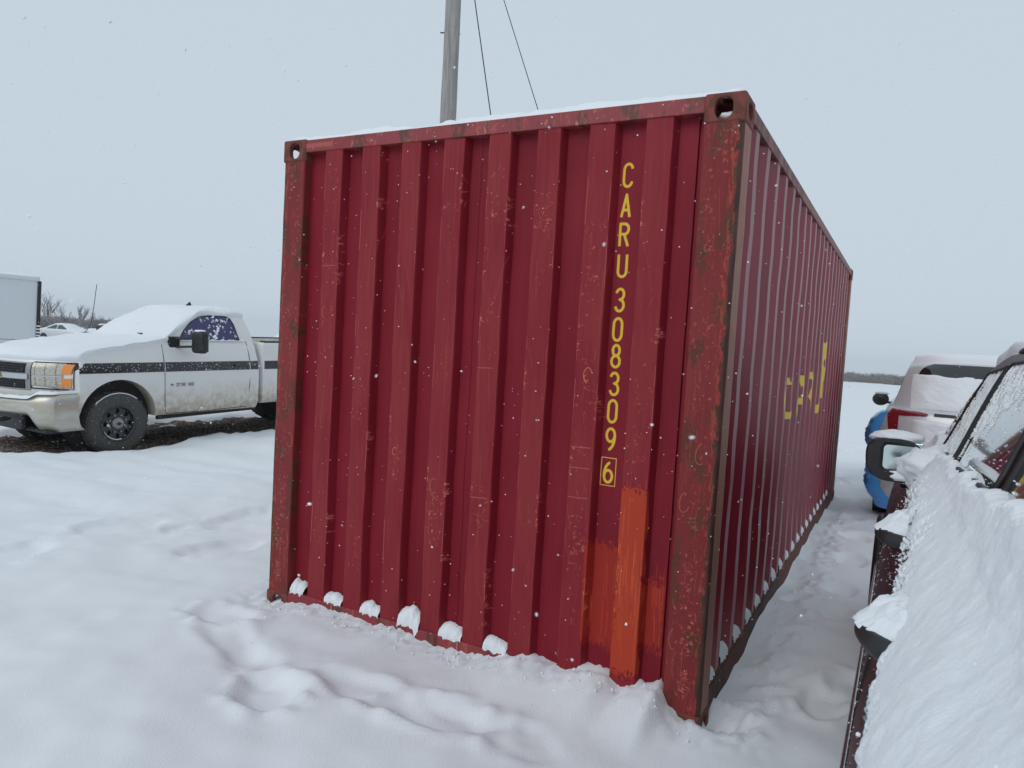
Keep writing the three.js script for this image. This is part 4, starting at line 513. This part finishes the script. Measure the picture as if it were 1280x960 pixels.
  zone(quarter, 14000, (u, x, h) => 0.7 * sstep(-0.5, 0.2, n2(x * 11 + h * 12, h * 9)), 0.0008, 0.0024); zone(front, 30000, (u, x, h) => { const al = A0 - x; return 0.75 * sstep(0, 0.05, h - (1.30 + (2.8 - al) * 0.28) + 0.05 * n2(x * 5, h * 9)) * sstep(-0.7, 0.1, n2(x * 16 + h * 14, h * 12)) + 0.008; }, 0.0008, 0.0024); zone(rear, 3000, u => 0.5 * sstep(0.4, 0.6, u) + 0.02, 0.0012, 0.004);
  for (let i = 0; i < 2600; i++) { const al = rr(0.3, 4.5), h = rr(0.4, 1.08), x = a2x(al); if (h < low(al) - 0.12 && (rnd() < 0.8 || Math.abs(h - 0.61) < 0.05)) continue; sp.push([x, h, B.side(x, h) + 0.002, 0, 0, 1, rr(0.0006, 0.0018)]); }
  for (let i = 0; i < 2600; i++) { const al = rr(3.58, 4.35), h = rr(1.24, 1.64), x = a2x(al), z = B.side(x, h); if (z > 0.3 && rnd() < 0.7 * sstep(-0.4, 0.3, n2(x * 9, h * 12))) sp.push([x, h, z + 0.003, 0, 0, 1, rr(0.0015, 0.005)]); }
  specks(sp, t, 'snow_flecks');
  // lumps thrown along the frayed edge
  const fr = []; for (let i = 0; i < 1500; i++) { const al = rr(0.5, 4.2), h = low(al) + rr(-0.035, 0.02) - 0.02 * rnd(), x = a2x(al); fr.push([x, h, B.side(x, h) + 0.004, 0, 0, 1, rr(0.0015, 0.005)]); } specks(fr, t, 'snow_crumbs', null, M.snowSmooth);
}

// ------------------------------------------------------------------ silver SUV ahead of it
{
  const A0 = 12.35, CL = 0.70, t = thing('parked_car', 'pale silver SUV with snow on its tailgate and blue plastic film on its side', 'car'); alongGroup(t, A0, CL, 0.05);
  const silver = mat(0.60, 0.62, 0.64, 0.35, { clearcoat: 0.7, clearcoatRoughness: 0.12, metalness: 0.2 });
  const B = hull([[0.25, 0.2, 0.3, 4.50, 0.2, 0.86], [0.40, 0.02, 0.4, 4.62, 0.3, 0.92], [0.62, 0.0, 0.45, 4.66, 0.32, 0.935], [0.82, 0.05, 0.5, 4.62, 0.30, 0.935], [0.98, 0.2, 0.55, 4.60, 0.28, 0.925], [1.08, 0.55, 0.5, 4.58, 0.26, 0.90], [1.16, 0.95, 0.3, 4.55, 0.24, 0.86], [1.22, 1.1, 0.26, 4.50, 0.24, 0.80], [1.36, 1.35, 0.24, 4.42, 0.26, 0.755], [1.50, 1.6, 0.22, 4.35, 0.28, 0.72], [1.62, 1.8, 0.22, 4.28, 0.28, 0.68], [1.68, 1.95, 0.26, 4.20, 0.30, 0.62], [1.71, 2.2, 0.3, 4.05, 0.34, 0.50]], { pf: 2.4, pr: 4, nv: 60 });
  const body = part('body', finish(arches(B.g, [[0.9, 0.36, 0.40], [3.65, 0.36, 0.40]], 0.3, 0.93), 0.5), silver, t);
  const lift = (x, h, o) => [x, h, B.side(x, h) + o], liftR = (x, h, o) => [x, h, -B.side(x, h) - o], re = (z, h, o) => [B.rearX(z, h) + o, h, z];
  part('rear_window', patch([[-0.62, 1.25], [0.62, 1.25], [0.60, 1.55], [0.56, 1.61], [0.48, 1.645], [-0.48, 1.645], [-0.56, 1.61], [-0.60, 1.55]], re, 0.004, 24, 14, 0.012), M.glass, t);
  for (const s of [1, -1]) {
    part('tail_light', patch([[0.5, 1.145], [0.84, 1.12], [0.80, 1.19], [0.5, 1.175]].map(p => [p[0] * s, p[1]]), re, 0.012, 12, 6, 0.02), M.tail, t); part('tail_light', patch([[0.74, 0.97], [0.82, 0.97], [0.84, 1.12], [0.74, 1.14]].map(p => [p[0] * s, p[1]]), re, 0.013, 8, 6, 0.02), M.tail, t);
    const l = s > 0 ? lift : liftR; for (const [a, b, nm] of [[1.75, 2.5, 'front_door_window'], [2.58, 3.35, 'rear_door_window'], [3.42, 3.95, 'cargo_window']]) part(nm, patch([[a, 1.24], [b, 1.24], [b - 0.02, 1.54], [a + 0.1, 1.54]], l, 0.004, 10, 6, 0.01), M.glass, t);
    const m = part('door_mirror', lumpGeo(0.07, 0.085, 0.10, 0.05, 1, 20).translate(1.72, 1.20, s * 0.98), M.plastic, t); part('mirror_snow', lumpGeo(0.06, 0.025, 0.08, 0.2).translate(1.72, 1.275, s * 0.97), M.snowSmooth, m); part('mirror_foot', box(0.06, 0.03, 0.14, 1.70, 1.16, s * 0.88, 0.01), M.plastic, m);
    for (const x of [0.9, 3.65]) { wheel(t, x, 0.35, s * 0.90, 0.35, 0.22, 'alloy'); part('wheel_well', new THREE.CylinderGeometry(0.395, 0.395, 0.3, 28, 1, true).rotateX(PI / 2).translate(x, 0.36, s * 0.76), M.under, body); }
  }
  part('light_bar', patch([[-0.45, 1.15], [0.45, 1.15], [0.45, 1.175], [-0.45, 1.175]], re, 0.010, 12, 2, 0.02), M.plastic, t);
  part('underbody', box(4.0, 0.2, 1.5, 2.4, 0.3, 0), M.under, t);
  // blue film taped over the damaged corner, creased
  const film = (x0, x1, h0, h1, bul, nm) => part(nm, gridGeo(26, 26, (i, j) => { const u = i / 26, v = j / 26, x = lerp(x0, x1, u) + 0.015 * n2(v * 5, x0), h = lerp(h0, h1, v) + 0.015 * n2(u * 5, h0), cr = 0.018 * n2(u * 4 + h0, v * 5) + 0.010 * Math.abs(n2(u * 7, v * 9 + h0)); return [x, h, (B.side(Math.min(x, 4.5), h) + 0.006) + (bul + cr) * Math.pow(Math.sin(u * PI) * Math.sin(v * PI), 0.5)]; }), M.bluePlastic, t);
  film(3.80, 4.36, 0.72, 1.15, 0.085, 'plastic_film'); film(3.85, 4.42, 0.20, 0.70, 0.065, 'plastic_film');
  part('snow_cover', cover(B, 0.06, 0.80, 0.95, () => 1, 1.71), M.snowSmooth, t);
  // snow stuck to the tailgate
  const shelf = (z0, z1, h0, h1, T) => gridGeo(50, 40, (i, j) => { const u = i / 50, v = j / 40, z = lerp(z0, z1, u), h = lerp(h0, h1, v) + 0.012 * n2(u * 6, 1) * (v > 0.9 ? 1 : 0), e = Math.min(u * 10, (1 - u) * 10, v * 8 + 0.0, (1 - v) * 14); const th = (T + 0.012 * n2(z * 3, h * 3) + 0.004 * n2(z * 16, h * 16)) * Math.pow(clamp(e), 0.5) - 0.004; return [B.rearX(z, h) + th, h, z]; });
  part('tailgate_snow', shelf(-0.66, 0.66, 1.20, 1.535, 0.022), M.snowSmooth, t); part('tailgate_snow', shelf(-0.62, 0.62, 0.72, 1.10, 0.05), M.snowSmooth, t); part('bumper_snow', [lumpGeo(0.09, 0.04, 0.8, 0.15, 4, 26).translate(4.64, 0.70, 0)], M.snowSmooth, t);
}

// ------------------------------------------------------------------ utility pole and its guy wires
{
  const grain = noiseTex(256, (u, v) => { const a = u * 2 * PI; const s = 0.5 * n3(Math.cos(a) * 7, Math.sin(a) * 7, v * 3) + 0.5 * n3(Math.cos(a) * 22, Math.sin(a) * 22, v * 5); const b = 0.60 + 0.14 * s + 0.05 * (rnd() - 0.5) - (n3(Math.cos(a) * 14, Math.sin(a) * 14, v * 1.4) > 0.6 ? 0.14 : 0); return [b, b * 0.97, b * 0.95]; }, 1, 4, true);
  const wood = new THREE.MeshPhysicalMaterial({ map: grain, bumpMap: grain, bumpScale: 0.01, roughness: 0.95 });
  const p = thing('utility_pole', 'weathered grey wooden utility pole rising behind the container', 'pole'), base = P(-1.315, 0.05, 12.6), top = P(-1.475, 10.0, 12.6);
  const g = gridGeo(28, 60, (i, j) => { const a = i / 28 * 2 * PI, v = j / 60, c = base.clone().lerp(top, v), r = lerp(0.165, 0.118, v) * (1 + 0.02 * n2(Math.cos(a) * 3, v * 9)); return [c.x + Math.cos(a) * r, c.y, c.z + Math.sin(a) * r, i / 28, v]; });
  part('shaft', g, wood, p); part('bolt', new THREE.CylinderGeometry(0.012, 0.012, 0.34, 8).rotateZ(PI / 2).translate(-1.455, 6.9, -12.6), M.plastic, p);
  for (const [x, lab, h] of [[0.48, 'thin dark guy wire close beside the utility pole', 9.35], [2.36, 'thin dark guy wire slanting farther out from the utility pole', 9.75]]) { const a = P(x, 0.05, 12.6 + (x > 1 ? 0.02 : 0.01)), b = base.clone().lerp(top, h / 10); b.z += 0.1; const w = part('guy_wire', tube([a, a.clone().lerp(b, 0.5), b], x > 1 ? 0.0075 : 0.0105, 8, 6), M.plastic, scene); tag(w, lab, 'wire'); }
}

// ------------------------------------------------------------------ yard behind the pickup
{
  const t = thing('box_trailer', 'tall white box trailer with dark corner trim behind the pickup', 'trailer'); const o = P(-10.56, 0, 16); t.position.copy(o); t.rotation.y = 0.70;
  const pan = mat(0.62, 0.65, 0.68, 0.5);
  part('panel', box(6, 1.35, 2.2, -3.02, 1.76, -1.1, 0.02), pan, t); part('panel', box(6, 0.78, 2.18, -3.02, 0.69, -1.1, 0.02), pan, t); part('roof', box(6.06, 0.10, 2.26, -3.02, 2.44, -1.1, 0.03), pan, t); part('corner_trim', box(0.07, 2.0, 0.10, 0.005, 1.40, -0.02, 0.01), M.plastic, t);
  for (let i = 0; i < 4; i++) part('marker', box(0.075, 0.03, 0.105, 0.008, 1.20 + i * 0.07, -0.02, 0.004), M.white, t);
  part('roof_snow', gridGeo(40, 16, (i, j) => { const x = lerp(-6.05, 0.02, i / 40), z = lerp(0.02, -2.2, j / 16), e = Math.min(i, 40 - i, j, 16 - j); return [x, 2.485 + (e ? 0.055 + 0.012 * n2(x, z) : 0), z]; }), M.snowSmooth, t); for (const x of [-1.6, -2.5]) wheel(t, x, 0.36, -0.1, 0.34, 0.22, 'steel'); part('underframe', box(5.8, 0.12, 1.8, -3, 0.33, -1.1), M.under, t);
}
function smallCar(label, cat, group, X, Z, y, turn, col, o = {}) {
  const t = thing('parked_car', label, cat, group); t.position.copy(P(X, y, Z)); t.rotation.y = turn; const k = o.tall ?? 0;
  const m = mat(...col, 0.4, { clearcoat: 0.6 });
  const B = hull([[0.24, 0.2, 0.3, 4.4, 0.25, 0.80], [0.45, 0.0, 0.4, 4.55, 0.3, 0.88], [0.70, 0.03, 0.45, 4.55, 0.3, 0.89], [0.85 + k * 0.5, 0.3, 0.6, 4.5, 0.3, 0.87], [0.93 + k * 0.6, 0.9, 0.5, 4.4 + k * 0.2, 0.3, 0.82], [1.0 + k * 0.7, 1.25, 0.3, 3.95 + k * 1.2, 0.3, 0.76], [1.2 + k, 1.7, 0.25, 3.5 + k * 2.2, 0.3, 0.66], [1.36 + k, 2.05, 0.25, 3.15 + k * 2.8, 0.3, 0.56], [1.41 + k, 2.35, 0.2, 2.85 + k * 3, 0.25, 0.42]], { pf: 2.4, pr: 3, nv: 40, ns: 16, nf: 14 });
  const body = part('body', finish(arches(B.g, [[0.85, 0.32, 0.37], [3.6, 0.32, 0.37]], 0.3, 0.88), 0.5), m, t); const lift = (x, h, q) => [x, h, B.side(x, h) + q], liftR = (x, h, q) => [x, h, -B.side(x, h) - q], fr = (z, h, q) => [B.frontX(z, h) - q, h, z], h0 = 1.03 + k * 0.8, h1 = 1.32 + k;
  const wg = mat(0.03, 0.055, 0.065, 0.1, { clearcoat: 1 });
  for (const l of [lift, liftR]) { part('side_window', patch([[1.55, h0], [2.55, h0], [2.55, h1], [2.15, h1]], l, 0.006, 8, 6, 0.01), wg, t); part('side_window', patch([[2.63, h0], [3.6 + k, h0], [3.2 + k * 1.5, h1], [2.63, h1]], l, 0.006, 8, 6, 0.01), wg, t); }
  if (o.clear) part('windshield', patch([[-0.55, h0 + 0.02], [0.55, h0 + 0.02], [0.46, h1 - 0.02], [-0.46, h1 - 0.02]], fr, 0.03, 12, 8, 0.02), wg, t);
  for (const s of [1, -1]) { part('headlight', new THREE.SphereGeometry(1, 14, 10).scale(0.16, 0.07, 0.16).translate(0.28, 0.68, s * 0.66), M.mirrorGlass, t); part('tail_light', box(0.08, 0.12, 0.3, 4.42, 0.78, s * 0.62, 0.02), M.tail, t); for (const x of [0.85, 3.6]) wheel(t, x, 0.31, s * 0.84, 0.31, 0.2, 'alloy'); }
  part('snow_cover', cover(B, 0.06, 0.55, 0.75, (x, yy, z) => o.clear && x < 2.1 && yy > h0 ? 0 : 1), M.snowSmooth, t); return t;
}
smallCar('white sedan with dark side glass, roof just above the pickup hood', 'car', null, -16.6, 25.6, -0.06, -0.25, [0.66, 0.68, 0.70]);
smallCar('white hatchback with a red stripe close to the box trailer', 'car', null, -16.3, 23.8, 0.0, -2.6, [0.66, 0.67, 0.69], { clear: true, tall: 0.1 });
part('red_stripe', box(0.05, 0.06, 1.0, 4.56, 0.95, 0.1, 0.01), mat(0.5, 0.03, 0.04, 0.4), scene.children[scene.children.length - 1]);
smallCar('snow covered car far behind beside the bare trees', 'car', 'snowed-in cars far behind', -36.5, 54, 0, 0.3, [0.6, 0.62, 0.64]);
smallCar('snow covered car far behind beside the bare trees', 'car', 'snowed-in cars far behind', -30.2, 52, 0, 2.9, [0.6, 0.62, 0.64]);
smallCar('snow covered car far behind beside the bare trees', 'car', 'snowed-in cars far behind', -33.6, 50, 0, 3.3, [0.6, 0.62, 0.64]);
{ // second pickup, cab showing above the white pickup's bed
  const t = thing('pickup_truck', 'plain white pickup showing above the bed of the striped one', 'pickup truck'); t.position.copy(P(-7.0, -0.02, 15.6)); t.rotation.y = 0.55;
  const B = hull([[0.5, 0.1, 0.2, 5.3, 0.05, 0.9], [0.9, 0, 0.3, 5.3, 0.05, 0.95], [1.1, 0.1, 0.4, 5.3, 0.05, 0.93]], { pr: 8, nv: 12 }), C = hull([[1.08, 1.3, 0.2, 3.4, 0.05, 0.9], [1.2, 1.45, 0.2, 3.4, 0.05, 0.86], [1.5, 1.8, 0.2, 3.36, 0.06, 0.76], [1.66, 2.0, 0.2, 3.28, 0.1, 0.70], [1.70, 2.2, 0.2, 3.1, 0.1, 0.6]], { pr: 8, nv: 24 });
  part('body', finish(arches(B.g, [[0.9, 0.42, 0.42], [4.3, 0.42, 0.42]], 0.3, 0.94)), M.white, t); part('cab', finish(C.g), M.white, t); for (const s of [1, -1]) { part('side_window', patch([[1.85, 1.26], [3.2, 1.26], [3.15, 1.54], [2.1, 1.54]], (x, h, o) => [x, h, s * (C.side(x, h) + o)], 0.006, 10, 6, 0.01), M.glass, t); for (const x of [0.9, 4.3]) wheel(t, x, 0.38, s * 0.9, 0.38, 0.24, 'steel'); } part('windshield', patch([[-0.6, 1.24], [0.6, 1.24], [0.55, 1.58], [-0.55, 1.58]], (z, h, o) => [C.frontX(z, h) - o, h, z], 0.006, 10, 6, 0.01), M.glass, t);
  part('snow_cover', [cover(B, 0.05, 0.3, 0.7), cover(C, 0.05, 0.6, 0.9)], M.snowSmooth, t);
}

// ------------------------------------------------------------------ bare trees and far scrub
{
  const bark = mat(0.12, 0.10, 0.09, 0.95);
  const limb = (list, a, b, r0, r1) => { const d = b.clone().sub(a), l = d.length(), g = new THREE.CylinderGeometry(r1, r0, l, 5, 1, true).translate(0, l / 2, 0); g.applyQuaternion(new THREE.Quaternion().setFromUnitVectors(new THREE.Vector3(0, 1, 0), d.normalize())); list.push(g.translate(a.x, a.y, a.z)); };
  function grow(list, p, dir, len, r, lev, max) { const steps = 3; let a = p.clone(), d = dir.clone(); for (let i = 0; i < steps; i++) { d.add(new THREE.Vector3(rr(-0.18, 0.18), rr(-0.02, 0.14), rr(-0.18, 0.18))).normalize(); const b = a.clone().addScaledVector(d, len / steps); limb(list, a, b, r * (1 - i / steps * 0.4), r * (1 - (i + 1) / steps * 0.4)); a = b; if (lev < max) for (let k = 0; k < (lev === 0 ? 2 : 2); k++) { const s = new THREE.Vector3(rr(-1, 1), rr(0.15, 0.9), rr(-1, 1)).normalize(); grow(list, a, d.clone().lerp(s, 0.62).normalize(), len * rr(0.45, 0.68), r * 0.5, lev + 1, max); } } }
  function tree(X, Z, h, label, group, sp = 1) { const t = thing('bare_tree', label, 'tree', group); t.position.copy(P(X, -0.1, Z)); const tr = []; limb(tr, new THREE.Vector3(0, 0, 0), new THREE.Vector3(rr(-0.1, 0.1), h * 0.3, 0), h * 0.032, h * 0.022); part('trunk', tr, bark, t); const cr = []; for (let k = 0; k < 4; k++) grow(cr, new THREE.Vector3(0, h * rr(0.18, 0.3), 0), new THREE.Vector3(rr(-0.6, 0.6) * sp, 1, rr(-0.6, 0.6) * sp).normalize(), h * rr(0.36, 0.48), h * 0.014, 0, 2); part('crown', cr, bark, t); }
  tree(-97.3, 150, 7.2, 'tallest bare tree beyond the cars, close to the box trailer', null); tree(-94.3, 150, 5.2, 'low spreading bare tree beside the tallest one', null, 1.6); tree(-90.2, 150, 5.4, 'slim upright bare tree beyond the parked cars', null, 0.8); tree(-86.9, 150, 4.2, 'small bare tree beyond the whip aerial', null, 1.5); tree(-84.4, 152, 3.4, 'smallest bare tree beyond the pickup windshield', null, 1.5);
  // scrub: twiggy bushes in one far belt on either side
  const bush = []; for (let k = 0; k < 26; k++) { const a = new THREE.Vector3(rr(-0.5, 0.5), 0, rr(-0.5, 0.5)), b = a.clone().add(new THREE.Vector3(rr(-0.7, 0.7), rr(0.7, 1.7), rr(-0.7, 0.7))); limb(bush, a, b, 0.05, 0.015); for (let q = 0; q < 4; q++) { const c = a.clone().lerp(b, rr(0.3, 0.9)); limb(bush, c, c.clone().add(new THREE.Vector3(rr(-0.6, 0.6), rr(0.1, 0.6), rr(-0.6, 0.6))), 0.03, 0.012); } }
  const bg = merge(bush); const scrub = (label, spots) => { const im = new THREE.InstancedMesh(bg, mat(0.28, 0.26, 0.245, 0.95), spots.length), d = new THREE.Object3D(); spots.forEach((s, i) => { d.position.copy(P(s[0], -0.1, s[1])); d.rotation.y = rr(0, 6); d.scale.set(s[2] * 1.4, s[2], s[2] * 1.4); d.updateMatrix(); im.setMatrixAt(i, d.matrix); }); im.name = numbered('distant_scrub'); scene.add(im); tag(im, label, 'scrub', null, 'stuff'); };
  const s1 = []; for (let i = 0; i < 220; i++) s1.push([rr(-125, -74), rr(140, 175), rr(0.7, 1.7)]); scrub('brown belt of bare scrub beyond the cars behind the pickup', s1);
  const s2 = []; for (let i = 0; i < 420; i++) { const X = rr(62, 150); s2.push([X, rr(150, 190), rr(0.4, 0.8) * (0.6 + 1.2 * sstep(68, 80, X))]); } scrub('hazy belt of bare scrub at the far edge of the snowy field', s2);
}

// ------------------------------------------------------------------ clods kicked up around the prints and fallen at the wall
{
  const l = []; const add = (X, Z, r) => l.push([X, snowH(X, Z) + r * 0.35, -Z, 0, 1, 0, r]);
  for (const [x, z, ln, w] of dents) for (let i = 0; i < 6; i++) { const a = rr(0, 6.3), q = rr(0.7, 1.5); add(x + Math.cos(a) * ln * q, z + Math.sin(a) * w * 1.6 * q, rr(0.0015, 0.0055)); }
  for (let i = 0; i < 160; i++) { const c = -rr(0, 2.44), al = -rr(0.01, 0.16); add(CX + c * az + al * ax, CZ - c * ax + al * az, rr(0.002, 0.008)); }
  for (let i = 0; i < 130; i++) { const c = rr(0.03, 0.3), al = rr(0, 5.5); add(CX + c * az + al * ax, CZ - c * ax + al * az, rr(0.002, 0.008)); }
  const im = specks(l, scene, 'snow_crumbs', 'small crumbs of snow scattered round the footprints and wall foot', M.snowSmooth); im.userData.category = 'snow';
}

// ------------------------------------------------------------------ falling snow
{
  const list = []; const inside = (X, Z) => { const [c, al] = local(X, Z); return (c < 0.02 && c > -W - 0.02 && al > -0.02 && al < L + 0.02); };
  let n = 0; while (list.length < 20000 && n++ < 120000) { const X = rr(-5, 4.6), Z = rr(0.3, 8.5), y = rr(0.15, 4.4); if (inside(X, Z) || Math.hypot(X, Z, y - 1.53) < 0.55) continue; list.push([X, y, -Z, 0, 0, 0, rr(0.0009, 0.0019) * (rnd() < 0.05 ? 1.8 : 1)]); }
  const f = specks(list, scene, 'falling_snow', 'small snowflakes drifting down through the air'); f.userData.category = 'snowflakes';
}

renderer.render(scene, camera);
